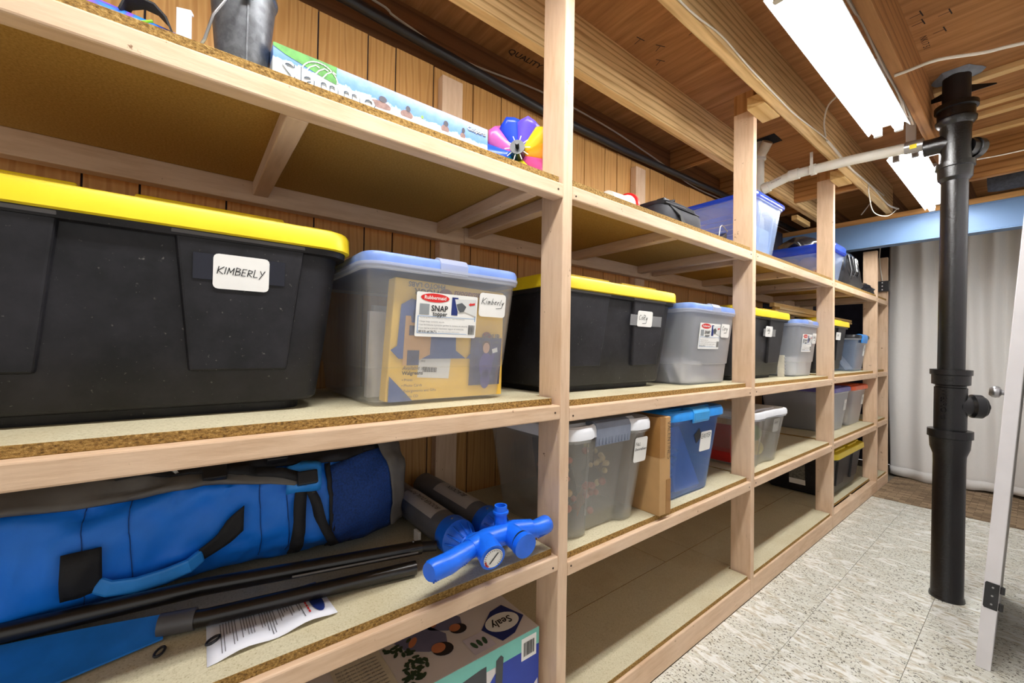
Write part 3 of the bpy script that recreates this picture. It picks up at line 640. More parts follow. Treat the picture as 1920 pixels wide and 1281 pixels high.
# ------------------------------------------------------------------ bins
def hand_label(fr, root, a0, b0, a1, b1, txt, size, pos, lines=None, w=.0016, slant=.15, mat=None, ang=0):
    m = MB(); fr.plate(m, a0, b0, a1, b1, .0012, min(.008, (b1-b0)*.15)); lb = m.build('label', mat or PAPER, root, smooth=30)
    k = MB(); f2 = fr.sub(pos[0], pos[1], ang)
    for i, t in enumerate(txt if isinstance(txt, list) else [txt]): f2.sub(0, -i*size*1.75).hand(k, t, size, w, .0020, slant)
    k.build('handwriting', INK, lb); return lb
def make_bin(name, label, xb, xf, y0, y1, z0, z1, body, lidm, cat='storage bin', group='plastic storage bins on the shelves', taper=.028, r=.035, lid_h=.028, over=.010, rec=0, ra=.5, step=0, rim=None, dome=.008, latch=None, latches_side=False, rot=0):
    Dp, Wd, H = xf-xb, y1-y0, z1-z0
    t = thing(name, label, cat, ((xb+xf)/2, (y0+y1)/2, z0+.0005), rot, group)
    d, w, Hb = Dp-2*over, Wd-2*over, H-lid_h
    def sec(q, ins=0, z=None, extra=0): return rrect(0, 0, d-2*taper*(1-q)-2*ins+2*extra, w-2*taper*(1-q)-2*ins+2*extra, max(r-ins, .006), Hb*q if z is None else z, 5, rec, ra)
    out = [sec(0, .010, 0.0), sec(.0, .002, .006), sec(.02)]
    if step: out += [sec(step), sec(step+.012, -.005)]
    e = .005 if step else 0
    out += [sec(.5, -e), sec(.93, -e), sec(1.0, -e)]
    inn = [sec(1.0, .0026-e), sec(.5, .0026-e), sec(.03, .003)]
    MB().loft(out+inn).build('body', body, t, smooth=35)
    rm = rim or body
    MB().loft([sec(1, .0-e, Hb-.016), sec(1, -.006-e, Hb-.014), sec(1, -.007-e, Hb-.008), sec(1, -.009-e, Hb-.006), sec(1, -.009-e, Hb), sec(1, .001-e, Hb), sec(1, .001-e, Hb-.014)], close=True).build('rim', rm, t, smooth=35)
    ld = None
    if lidm:
        lr = lambda ins, z: rrect(0, 0, Dp-2*ins, Wd-2*ins, max(r+.006-ins, .01), z, 5, rec*.55, ra)
        L = [lr(.004, Hb-.006), lr(0, Hb-.004), lr(0, Hb+lid_h*.45), lr(.004, Hb+lid_h*.75), lr(.012, Hb+lid_h-.004), lr(.022, Hb+lid_h-.004-dome*.3), lr(.034, Hb+lid_h-.012), lr(.05, Hb+lid_h-.012), lr(.056, Hb+lid_h-.004)]
        ld = MB().loft(L).build('lid', lidm, t, smooth=32)
    if latch:
        lw, lm, drop = latch; x = Dp/2-rec*.55
        P = [(x-.045, Hb+lid_h-.002), (x-.02, Hb+lid_h+.003), (x-.004, Hb+lid_h-.002), (x+.004, Hb+lid_h*.5), (x+.003, Hb-.01), (x-.001, Hb-drop), (x-.006, Hb-drop), (x-.006, Hb-.006), (x-.045, Hb-.006)]
        o = MB().loft([[Vector((px, yy, pz)) for px, pz in P] for yy in (-lw/2, lw/2)]).build('latch', lm, t, bevel=.0015)
        if latches_side:
            n = int(lw/.016)
            for k in range(n): bx('grip_rib', x-.001, x+.0035, -lw/2+.012+k*.0155, -lw/2+.02+k*.0155, Hb-drop+.004, Hb-.008, lm, o, .0005)
    bot = Vector((d/2-taper-rec, 0, 0)); top = Vector((d/2+e-rec, 0, Hb))
    fr = Frame(bot+Vector((e*.6+.0006, 0, 0)), (0, 1, 0), top-bot)
    return t, fr, Hb
TOTE_N = 0
def tote(label, xb, xf, y0, y1, z0, z1, panels=True, group='black totes with yellow lids'):
    """black tote with stepped base, tapered grip panels and a ribbed yellow lid"""
    Dp, Wd, H = xf-xb, y1-y0, z1-z0; t = thing('storage_tote', label, 'storage tote', ((xb+xf)/2, (y0+y1)/2, z0+.0005), 0, group)
    ov, tp = .022, .032; d, w = Dp-2*ov, Wd-2*ov; Hr = H-.062
    sec = lambda q, ins=0, z=None: rrect(0, 0, d-2*tp*(1-q)-2*ins, w-2*tp*(1-q)-2*ins, .05, Hr*q if z is None else z)
    MB().loft([sec(0, .03, 0), sec(0, .028, .016), sec(0, .006, .02), sec(0, .0, .027), sec(.5), sec(1), sec(1, .004), sec(.1, .004)]).build('body', TOTE, t, smooth=40)
    MB().loft([sec(1, .001, Hr-.018), sec(1, -.012, Hr-.016), sec(1, -.014, Hr+.012), sec(1, .0, Hr+.012), sec(1, .0, Hr-.018)], close=True).build('rim', TOTE, t, smooth=40)
    fx = lambda z: d/2-tp*(1-z/Hr)
    for yc, s in ((-.171*Wd/.743, 1), (.171*Wd/.743, 1)):
        if not panels: continue
        hw0, hw1 = .080*Wd/.743, .104*Wd/.743; z0p, z1p = .085, Hr-.012
        def ring(off, k): 
            return [Vector((fx(z0p)+off, yc-hw0*k, z0p)), Vector((fx(z0p)+off, yc+hw0*k, z0p)), Vector((fx(z1p)+off, yc+hw1*k, z1p)), Vector((fx(z1p)+off, yc-hw1*k, z1p))]
        a, b = ring(-.004, 1.0), ring(.011, .965)
        MB().hexa(a+b).build('grip_panel', TOTE, t, bevel=.004)
        bx('grip_lip', fx(z1p)-.002, fx(z1p)+.014, yc-hw1*1.03, yc+hw1*.98, z1p, z1p+.007, solid('scuffed_black_edge', (92, 92, 98), .5), t, .001)
    lr = lambda ins, z: rrect(0, 0, Dp-2*ins, Wd-2*ins, .06-min(ins, .04), z)
    L = MB().loft([lr(.006, Hr-.004), lr(0, Hr-.002), lr(.001, Hr+.028), lr(.005, Hr+.035), lr(.014, Hr+.038), lr(.04, Hr+.038), lr(.048, Hr+.034), lr(.07, Hr+.034)]).build('lid', YELLOW, t, smooth=35)
    for yy in (-.27*Wd, .12*Wd):
        bx('lid_rib', -Dp/2+.045, Dp/2-.03, yy-.10*Wd, yy+.20*Wd, Hr+.030, Hr+.048, YELLOW, L, .004)
    bx('lid_rib', -Dp/2+.06, Dp/2-.04, Wd*.37, Wd*.45, Hr+.030, Hr+.047, YELLOW, L, .004)
    fr = Frame((fx(0)+.0125, 0, 0), (0, 1, 0), (tp, 0, Hr)); return t, fr, Hr, fx
def put_totes():
    gz = {}
    # 1 Kimberly
    t, fr, Hr, fx = tote('large black tote with yellow lid labelled Kimberly on tape, leftmost on its shelf', -.575, -.10, -1.30, -.557, Z(0, 'M'), 1.380)
    cy = -.9285
    m = MB(); fr.plate(m, -.834-cy, .252, -.69-cy, .298, .0008, .001); m.build('tape', TAPE, t)
    hand_label(fr.sub(0, 0, -.0, .0008), t, -.805-cy, .237, -.717-cy, .300, 'KIMBERLY', .0128, (-.799-cy, .264), slant=.2, w=.0014)
    # 2 Cory
    t, fr, Hr, fx = tote('black tote with yellow lid labelled Cory beside the nearest full-height post', -.575, -.094, .004, .745, Z(1, 'M'), 1.372)
    cy = .3745
    m = MB(); fr.plate(m, .425-cy, .236, .625-cy, .276, .0006, .001); m.build('tape', CLEAR_TAPE, t)
    hand_label(fr.sub(0, 0, -.0, .0008), t, .467-cy, .233, .560-cy, .292, 'CoRy', .020, (.474-cy, .258), slant=.15, w=.0018)
    # 3 bay three
    t, fr, Hr, fx = tote('black tote with yellow lid right of the second full-height post on the middle shelf', -.575, -.092, 1.24, 1.982, Z(2, 'M'), 1.368)
    cy = 1.611
    m = MB(); fr.plate(m, 1.60-cy, .235, 1.765-cy, .275, .0006, .001); m.build('tape', CLEAR_TAPE, t)
    hand_label(fr.sub(0, 0, 0, .0008), t, 1.625-cy, .232, 1.715-cy, .290, ['CoRy'], .017, (1.635-cy, .262), w=.002)
    # 4 bay four
    t, fr, Hr, fx = tote('black tote with yellow lid at the far end of the middle shelf', -.56, -.07, 2.44, 3.13, Z(3, 'M'), 1.372)
    cy = 2.785
    hand_label(fr.sub(0, 0, 0, .0008), t, 2.75-cy+.05, .235, 2.86-cy+.05, .29, ['CoR'], .018, (2.77-cy+.05, .262), w=.0024)
    # 5 bottom bay four
    t, fr, Hr, fx = tote('black tote with yellow lid on the lowest shelf, tucked at the far end', -.56, -.03, 2.60, 3.36, ZB, .452)
    w, Dp = 3.36-2.60, .53
    sf = Frame((.05, -(w/2-.022-.010)-.0006, .02), (1, 0, 0), (0, -.034, .29))
    m = MB(); sf.rect(m, -.07, .09, .03, .23, .0012); lb = m.build('product_label', solid('grey_print', (110, 108, 100), .6, var=.5, scale=90), t)
    m = MB(); sf.rect(m, -.07, .05, .03, .088, .0014); m.build('label_strip', PAPER, t)
    m = MB(); sf.rect(m, -.035, .18, -.0, .205, .0018); m.build('label_patch', PAPER, lb)
put_totes()
def rubbermaid(fr, t, a, b, w, h):
    """printed product label: red oval, bold words, small print, latch picture, bar code"""
    f = fr.sub(a, b); m = MB(); f.plate(m, 0, 0, w, h, .0012, .004); L = m.build('product_label', PAPER, t, smooth=30)
    H1 = .0018; H2 = .0024; H3 = .003
    m = MB(); f.ell(m, w*.285, h*.885, w*.225, h*.1, H1, 24); m.build('red_oval', RED_INK, L)
    f.text('Rubbermaid', h*.115, PAPER, L, w*.285, h*.885, H2, bold=.0002, sx=.98)
    m = MB(); f.rect(m, w*.05, h*.5, w*.2, h*.74, H1); m.build('latch_picture', solid('mid_grey_ink', (140, 146, 150), .5), L)
    f.text('SNAP', h*.185, INK, L, w*.36, h*.645, H2, bold=.0004, sx=.95); f.text('topper', h*.14, INK, L, w*.37, h*.525, H2, bold=.0003, sx=.95)
    m = MB(); f.rect(m, w*.555, h*.52, w*.66, h*.94, H1); m.build('navy_panel', NAVY_INK, L)
    m = MB(); f.poly(m, [(w*.60, h*.9), (w*.97, h*.93), (w*.985, h*.52), (w*.74, h*.64), (w*.66, h*.6)], H2); m.build('lid_picture', solid('pale_grey_ink', (214, 216, 216), .5, var=.02), L)
    m = MB(); f.poly(m, [(w*.63, h*.78), (w*.72, h*.83), (w*.80, h*.74), (w*.76, h*.62), (w*.70, h*.6), (w*.66, h*.66)], H3); m.build('clip_picture', solid('dark_grey_ink', (84, 88, 92), .5), L)
    m = MB(); f.poly(m, [(w*.84, h*.8), (w*.88, h*.85), (w*.88, h*.825), (w*.95, h*.85), (w*.95, h*.80), (w*.88, h*.78), (w*.88, h*.76)], H3); m.build('red_arrow', RED_INK, L)
    m = MB()
    for q in ((.03, .08, .04, .47), (.03, .08, .84, .09), (.03, .46, .97, .47), (.965, .40, .975, .9)): f.rect(m, w*q[0], h*q[1], w*q[2], h*q[3], H1)
    m.build('blue_border', BLUE_INK, L)
    f.text('Clear Storage Box / Boîte de rangement transparente / Caja de almacenamiento', h*.034, INK_GREY, L, w*.06, h*.43, H2, 'LEFT', sx=1.05)
    for k, s in enumerate(('• Snaps keep contents secure', '• Les fermetures à pression gardent le contenu en sécurité', '• Los cierres a presión mantienen seguro el contenido')):
        f.text(s, h*.056, INK_GREY, L, w*.05, h*(.345-.075*k), H2, 'LEFT', sx=.95)
    f.text('60 U.S. qt/ 56.7 L', h*.065, INK, L, w*.05, h*.12, H2, 'LEFT', bold=.0002); f.text('24.1 x 15.9 x 13.2 in./61.2 x 40.4 x 33.5 cm', h*.04, INK_GREY, L, w*.36, h*.12, H2, 'LEFT', sx=.8)
    m = MB(); barcode(f, m, w*.86, h*.08, w*.975, h*.31, H2); m.build('bar_code', INK, L)
def put_clear_bins():
    # photo bin in bay one
    y0, y1, z0 = -.553, -.128, Z(0, 'M')
    t, fr, Hb = make_bin('storage_bin', 'clear bin with periwinkle lid holding a yellow photo envelope, beside the Kimberly tote', -.565, -.058, y0, y1, z0, 1.325, CLEAR, PERI, step=.27, rim=RIM_T, latch=(.075, RIM_T, .016))
    cy = (y0+y1)/2
    rubbermaid(fr, t, -.432-cy, 1.140-z0, .164, .103)
    hand_label(fr, t, -.262-cy, 1.196-z0, -.180-cy, 1.256-z0, 'Kimberly', .0150, (-.256-cy, 1.228-z0), slant=.3, w=.0012)
    e = thing('photo_envelope', 'yellow and blue photo envelope standing inside the periwinkle-lidded bin', 'envelope', (-.103, -.318, z0+.008), .0)
    yel = solid('envelope_yellow', (252, 206, 84), .6, var=.04); blu = solid('envelope_blue', (62, 92, 158), .6, var=.06)
    MB().hexa([(-.05, -.165, 0), (-.01, -.165, 0), (-.01, .165, 0), (-.05, .165, 0), (-.028, -.155, .285), (.014, -.155, .285), (.014, .15, .276), (-.028, .15, .276)]).build('envelope_body', yel, e, bevel=.003)
    f = Frame((-.0095, 0, 0), (0, 1, 0), (.0235, 0, .285)); h = .0036
    m = MB(); f.poly(m, [(-.16, .12), (-.145, .13), (-.14, .225), (-.115, .24), (-.02, .222), (.005, .2), (.01, .12), (.04, .1), (.06, .12), (.09, .13), (.09, .05), (.075, .06), (.05, .1), (-.14, .10)], h)
    f.poly(m, [(-.16, 0), (-.16, .06), (-.10, .0)], h); m.build('blue_print', blu, e)
    m = MB(); f.poly(m, [(-.13, .085), (-.128, .2), (-.115, .2), (-.113, .185), (-.075, .185), (-.072, .2), (-.06, .2), (-.062, .11), (-.115, .085)], h+.0008); m.build('kiosk_print', solid('kiosk_tan', (222, 170, 104), .6), e)
    m = MB(); f.rect(m, -.118, .155, -.085, .178, h+.0014); f.rect(m, -.11, .19, -.075, .215, h+.0014); f.rect(m, -.12, .085, -.09, .12, h+.0014); m.build('screen_print', solid('kiosk_navy', (48, 60, 104), .5, var=.4, scale=60), e)
    rc = MB(); f.sub(-.09, .055, -.06).plate(rc, 0, 0, .085, .11, .001, .001); r_ = rc.build('receipt', PAPER, e)
    fq = f.sub(-.09, .055, -.06, .0012)
    for k, s in enumerate(('Rise Time $20', 'PNC', '100  200 300', 'Family Pkg  5x7   $14.95', '002')): fq.text(s, .0075, INK_GREY, r_, .005, .092-.013*k, .0006, 'LEFT')
    m = MB(); barcode(fq, m, .012, .014, .05, .026, .0008); m.build('bar_code', INK, r_)
    ph = MB(); f.sub(.052, -.0, 0).rect(ph, 0, .03, .098, .155, h+.001); p_ = ph.build('photo_print', solid('photo_backdrop', (58, 62, 104), .4, var=.35, scale=30), e)
    m = MB(); f.ell(m, .102, .082, .021, .034, h+.002); f.ell(m, .102, .045, .015, .025, h+.002); f.poly(m, [(.115, .10), (.125, .13), (.133, .13), (.125, .09)], h+.0018); m.build('figure_coat', solid('photo_violet', (82, 70, 142), .5), p_)
    m = MB(); f.ell(m, .1, .128, .0105, .014, h+.0026); m.build('figure_face', solid('photo_skin', (206, 164, 136), .5), p_)
    m = MB(); f.ell(m, .1, .135, .013, .012, h+.0022); m.build('figure_hair', solid('photo_hair', (88, 60, 44), .5), p_)
    m = MB(); f.poly(m, [(.118, .125), (.135, .13), (.137, .118), (.121, .114)], h+.003); m.build('figure_card', PAPER, p_)
    g = f.sub(-.078, .274, math.pi); g.text('PHOTO LABS', .016, INK_GREY, e, 0, -.0, h+.001, bold=.0003); g.text('HOUR', .022, INK, e, 0, .016, h+.001, bold=.0006)
    g2 = f.sub(.058, .262, math.pi); g2.text('congratulations', .020, solid('maroon_ink', (136, 58, 60), .5), e, 0, 0, h+.001, shear=.3, bold=.0004)
    m = MB(); f.ell(m, -.028, .258, .018, .012, h+.0009); f.ell(m, .1, .16, .014, .01, h+.0009); m.build('logo_dot', MAT['maroon_ink'], e)
    f.text('HOUR', .02, INK_GREY, e, .115, .157, h+.0012, bold=.0005); f.text('PHOTO LABS', .0115, INK_GREY, e, .11, .143, h+.0012, bold=.0002)
    f.text('Available at', .012, INK_GREY, e, -.13, .078, h+.0012, 'LEFT', shear=.2); f.text('Walgreens', .012, INK, e, -.13, .066, h+.0012, 'LEFT', bold=.0003)
    for k, s in enumerate(('Prints', 'Photo Cards', 'Enlargements and Gifts', 'Photo CD')):
        f.text('• '+s, .009, INK_GREY, e, -.13, .05-.013*k, h+.0012, 'LEFT')
    # two white folders behind the envelope
    for k, (x, yy) in enumerate(((-.18, -.50), (-.24, -.47))):
        o = bx('paper_folder', x-.02, x, yy, -.19, z0+.012, z0+.22+.02*k, solid('folder_white', (214, 214, 220), .6), None, .002, rot=(0, .06, 0)); tag(o, ('white paper folder just behind the yellow photo envelope', 'white paper folder furthest back in the photo-envelope bin')[k], 'folder')
    # bay two
    y0, y1, z0 = .752, 1.168, Z(1, 'M'); cy = (y0+y1)/2
    t, fr, Hb = make_bin('storage_bin', 'clear bin with periwinkle lid half full of envelopes, right of the Cory tote', -.555, -.055, y0, y1, z0, 1.318, FROST, PERI, step=.27, rim=RIM_T, latch=(.07, RIM_T, .016))
    rubbermaid(fr, t, .835-cy, 1.125-z0, .178, .110)
    hand_label(fr, t, 1.022-cy, 1.178-z0, 1.098-cy, 1.238-z0, 'Cory', .02, (1.03-cy, 1.21-z0), w=.0018)
    for k, (x, yy, hh, c, tilt) in enumerate(((-.12, .80, .10, (206, 200, 196), .5), (-.17, .80, .12, (190, 188, 196), .5), (-.24, .80, .15, (170, 150, 140), .45), (-.33, .80, .15, (216, 214, 214), .4), (-.11, 1.0, .07, (148, 140, 150), .35))):
        o = MB().box(-.006, .006, 0, .23 if k < 4 else .1, 0, hh).build('envelope', solid('envelope_paper_%d' % k, c, .6, var=.2, scale=40), None, (x, yy, z0+.009), (0, -tilt, 0), bevel=.001)
        tag(o, ('pale envelope at the front of the bin right of the Cory tote', 'grey-white envelope second from the front in the bin beside Cory', 'brownish envelope in the middle of the bin beside Cory', 'white envelope at the back of the bin beside Cory', 'small grey card at the front right of the bin beside Cory')[k], 'envelope')
    # bay three
    y0, y1, z0 = 1.992, 2.368, Z(2, 'M'); cy = (y0+y1)/2
    t, fr, Hb = make_bin('storage_bin', 'clear bin with periwinkle lid left of the third full-height post', -.555, -.062, y0, y1, z0, 1.318, FROST, PERI, step=.27, rim=RIM_T, latch=(.07, RIM_T, .016))
    rubbermaid(fr, t, 2.075-cy, 1.12-z0, .165, .108)
    hand_label(fr, t, 2.25-cy, 1.172-z0, 2.318-cy, 1.238-z0, 'CoRy', .018, (2.256-cy, 1.205-z0), w=.002)
    o = bx('white_box', -.42, -.12, 2.05, 2.30, z0+.01, z0+.12, solid('white_board', (226, 224, 222), .7), None, .003); tag(o, 'white box lying inside the bin left of the third post', 'box')
    b = thing('spiral_notebook', 'spiral-bound notebook standing between the black tote and the clear bin', 'notebook', (-.13, 1.962, z0+.001))
    MB().box(-.035, -.0, -.004, .004, .0, .13).build('cover', solid('notebook_white', (220, 214, 196), .6), b)
    for k in range(6): MB().lathe([(.005, -.002), (.005, .002)], (.002, 0, .016+k*.02), 'z', 8).build('spiral_ring', CHROME, b)
    # bay four
    y0, y1, z0 = 3.135, 3.50, Z(3, 'M'); cy = (y0+y1)/2
    t, fr, Hb = make_bin('storage_bin', 'clear bin with black lid and blue latch at the far end of the middle shelf', -.40, -.03, y0, y1, z0, 1.262, CLEAR_BLUE, BLACK_LID, rim=RIM_T, latch=(.16, BLUE_LID, .04), taper=.035)
    hand_label(fr, t, .06, .12, .10, .21, ['S'], .02, (.075, .16), w=.004)
    o = MB().box(-.008, .008, 0, .16, 0, .17).build('picture_frame', solid('frame_white', (216, 216, 218), .5), None, (-.12, 3.21, z0+.012), (.0, -.6, 0), bevel=.002); tag(o, 'white picture frame lying tilted inside the black-lidded bin', 'picture frame')
    o = MB().loft([rrect(0, 0, .12, .13, .03, z) for z in (0, .10)]).build('white_jar', solid('jar_white', (220, 216, 210), .5), None, (-.27, 3.3, z0+.01), smooth=40); tag(o, 'pale rounded jar at the back of the black-lidded bin', 'jar')
put_clear_bins()
def put_low_bins():
    z0 = Z(1, 'L')
    t, fr, Hb = make_bin('storage_bin', 'smoky clear bin with white lid and grey latch labelled Fall Decorations', -.44, -.006, .004, .435, z0, .893, SMOKE, WHITE_LID, rec=.022, ra=.42, r=.05, lid_h=.038, rim=SMOKE, latch=(.165, GREY_LATCH, .034), latches_side=True, taper=.036)
    cy = .2195
    fl = Frame((.207-.033, .145, .0), (0, 1, 0), (.036, 0, .31)); hand_label(fl, t, -.034, .197, .034, .282, ['FALL', 'Decorations'], .0098, (-.031, .255), w=.0013, slant=.2)
    # dried autumn sprays inside
    stem = solid('dry_stem', (96, 72, 44), .8); cols = [(196, 96, 52), (212, 170, 104), (168, 74, 48), (220, 190, 130)]
    rnd = random.Random(5)
    for k, (y, lab) in enumerate(((.09, 'spray of orange berries at the left of the Fall Decorations bin'), (.15, 'spray of rust berries low in the Fall Decorations bin'), (.23, 'spray of cream berries at the middle of the Fall Decorations bin'), (.30, 'spray of tan berries at the right of the Fall Decorations bin'))):
        g = thing('berry_spray', lab, 'dried flowers', (-.145-.03*(k % 2), y, z0+.01), 0, 'autumn decorations in the bin')
        MB().tube([(0, 0, 0), (-.01, .01, .1), (.012, -.005, .2), (0, .01, .26)], .002, 6).build('stem', stem, g)
        c = solid('berry_%d' % k, cols[k], .45)
        for q in range(11):
            MB().sphere((0, 0, 0), .009+rnd.random()*.004, 8, 6).build('berry', c, g, (rnd.uniform(-.03, .05), rnd.uniform(-.045, .045), rnd.uniform(.03, .22)), smooth=60)
    for k, (y, z, lab) in enumerate(((.10, .075, 'dry brown leaf at the bottom left of the Fall Decorations bin'), (.22, .062, 'dry orange leaf lying at the bottom of the Fall Decorations bin'), (.27, .14, 'dry dark leaf in the middle of the Fall Decorations bin'))):
        P = [(math.cos(a)*(.035 if i % 2 else .058), math.sin(a)*(.035 if i % 2 else .058)) for i, a in enumerate([2*math.pi*j/12 for j in range(12)])]
        m = MB(); m.loft([[Vector((x, yy, h+.01*math.sin(x*60))) for x, yy in P] for h in (0, .0015)])
        o = m.build('dry_leaf', solid('leaf_%d' % k, ((150, 112, 70), (190, 112, 50), (92, 64, 44))[k], .7, var=.3), None, (-.155, y, z0+z), (.5, -.8, .4*k)); tag(o, lab, 'leaf', 'autumn decorations in the bin')
    b = MB().hexa([(-.10, -.06, 0), (.0, -.06, 0), (.0, .06, 0), (-.10, .06, 0), (-.17, -.05, .24), (-.07, -.05, .24), (-.07, .05, .24), (-.17, .05, .24)]).build('dark_wreath_bag', solid('dark_moss', (58, 52, 40), .9, var=.4, scale=50), None, (-.2, .22, z0+.012), bevel=.02); tag(b, 'dark mossy bundle at the back of the Fall Decorations bin', 'decoration')
    # cardboard box
    c = thing('cardboard_box', 'tall thin cardboard box marked Valentines between the smoky and blue bins', 'box', (-.2, .481, z0))
    bx('carton', -.20, .20, -.034, .033, .0, .338, CARD, c, .002)
    bx('parcel_tape', .198, .2012, .006, .034, .0, .12, CARD_TAPE, c, .0003); bx('parcel_tape', .1, .2012, -.0352, -.002, .20, .3386, CARD_TAPE, c, .0003)
    f = Frame((.2008, .012, .322), (0, 0, -1), (0, 1, 0)); k = MB(); f.hand(k, 'VALENTINES', .0185, .0016, .001, 0, 1.0); k.build('handwriting', INK, c)
    # blue bin
    t, fr, Hb = make_bin('storage_bin', 'translucent blue bin with blue lid labelled Easter', -.43, -.008, .522, .968, z0, .894, BLUE_T, BLUE_LID, lid_h=.036, over=.014, taper=.036, latch=(.12, BLUE_LID2, .02), dome=.01, r=.05)
    cy = .745
    m = MB(); fr.sub(.755-cy, .205, .6).rect(m, 0, 0, .045, .045, .0008); m.build('tape', TAPE, t)
    hand_label(fr, t, .785-cy, .167, .872-cy, .248, 'EASTER', .0165, (.79-cy, .222), w=.0017)
    e = thing('wire_basket', 'pale round basket inside the blue Easter bin', 'basket', (-.137, .66, z0+.012))
    for k in range(5): MB().tube([(.07*math.cos(a)*(1-.1*k), .07*math.sin(a)*(1-.1*k), .16-.03*k) for a in [2*math.pi*j/20 for j in range(21)]], .004, 6).build('wire_hoop', solid('pale_wire', (214, 224, 226), .5), e, smooth=50)
    o = MB().hexa([(0, -.10, 0), (.02, -.10, 0), (.02, .09, 0), (0, .09, 0), (-.10, .0, .22), (-.09, .0, .22), (-.09, .12, .22), (-.10, .12, .22)]).build('fabric_panel', solid('lilac_cloth', (196, 200, 226), .8), None, (-.098, .78, z0+.012), bevel=.003); tag(o, 'pale lilac cloth panel leaning inside the blue Easter bin', 'cloth')
    o = MB().sphere((0, 0, 0), .075, 12, 9, (1, 1, 1.2)).build('plush_toy', solid('teal_plush', (60, 150, 170), .9), None, (-.28, .72, z0+.105), smooth=60); tag(o, 'teal plush ball at the back of the Easter bin', 'toy')
    # bay three low
    z0 = Z(2, 'L')
    t, fr, Hb = make_bin('storage_bin', 'clear bin with white rimmed lid of red and green decorations, alone on its low shelf', -.42, -.008, 1.255, 1.675, z0, .828, SMOKE, WHITE_LID, taper=.036, lid_h=.03, rim=RIM_T, rec=.012, ra=.35)
    hand_label(fr, t, .075, .155, .150, .225, ['Easter'], .0135, (.08, .20), w=.0018)
    for k, (x, y, z, r_, c, lab) in enumerate(((-.15, 1.37, .09, .07, (206, 44, 36), 'red ball at the front of the white-lidded low bin'), (-.13, 1.52, .13, .045, (96, 140, 52), 'green ball in the white-lidded low bin'), (-.12, 1.52, .055, .042, (214, 200, 96), 'yellow ball low in the white-lidded low bin'), (-.30, 1.42, .09, .075, (188, 36, 30), 'red ball at the back of the white-lidded low bin'), (-.26, 1.56, .08, .06, (222, 216, 190), 'cream ball at the back of the white-lidded low bin'))):
        o = MB().sphere((0, 0, 0), r_, 14, 10).build('ornament_ball', solid('ornament_%d' % k, c, .4), None, (x, y, z0+z+.01), smooth=60); tag(o, lab, 'ornament', 'ornaments in the white-lidded bin')
    o = bx('red_carton', -.38, -.14, 1.292, 1.302, z0+.014, z0+.20, solid('red_cloth', (196, 40, 34), .8), None, .002); tag(o, 'flat red card along the side of the white-lidded low bin', 'card')
    # bay four low
    z0 = Z(3, 'L')
    t, fr, Hb = make_bin('storage_bin', 'clear bin with purple lid, on the low shelf left of the orange-lidded one', -.53, -.05, 2.62, 3.06, z0, .876, FROST, PURPLE_LID, taper=.036, lid_h=.032, rim=CLEAR)
    hand_label(fr, t, .10, .14, .16, .22, ['T'], .02, (.12, .17), w=.003)
    o = bx('picture_frame', -.42, -.16, 2.672, 2.684, z0+.03, z0+.20, solid('frame_dark', (84, 78, 74), .5), None, .002); tag(o, 'dark picture frame standing inside the purple-lidded bin', 'picture frame')
    o = bx('packed_cloth', -.46, -.12, 2.70, 2.98, z0+.012, z0+.16, solid('packed_grey', (170, 176, 178), .9, var=.25), None, .02); tag(o, 'pale grey folded cloth inside the purple-lidded bin', 'cloth')
    t, fr, Hb = make_bin('storage_bin', 'clear bin with orange lid at the far end of the low shelf', -.50, -.045, 3.10, 3.53, z0, .872, FROST, ORANGE_LID, taper=.036, lid_h=.034, over=.014, rim=CLEAR)
    hand_label(fr, t, .10, .15, .16, .23, ['TE'], .016, (.11, .19), w=.003)
    o = bx('packed_cloth', -.44, -.12, 3.17, 3.45, z0+.012, z0+.14, solid('packed_tan', (196, 186, 170), .9, var=.25), None, .02); tag(o, 'beige folded cloth inside the orange-lidded bin', 'cloth')
put_low_bins()
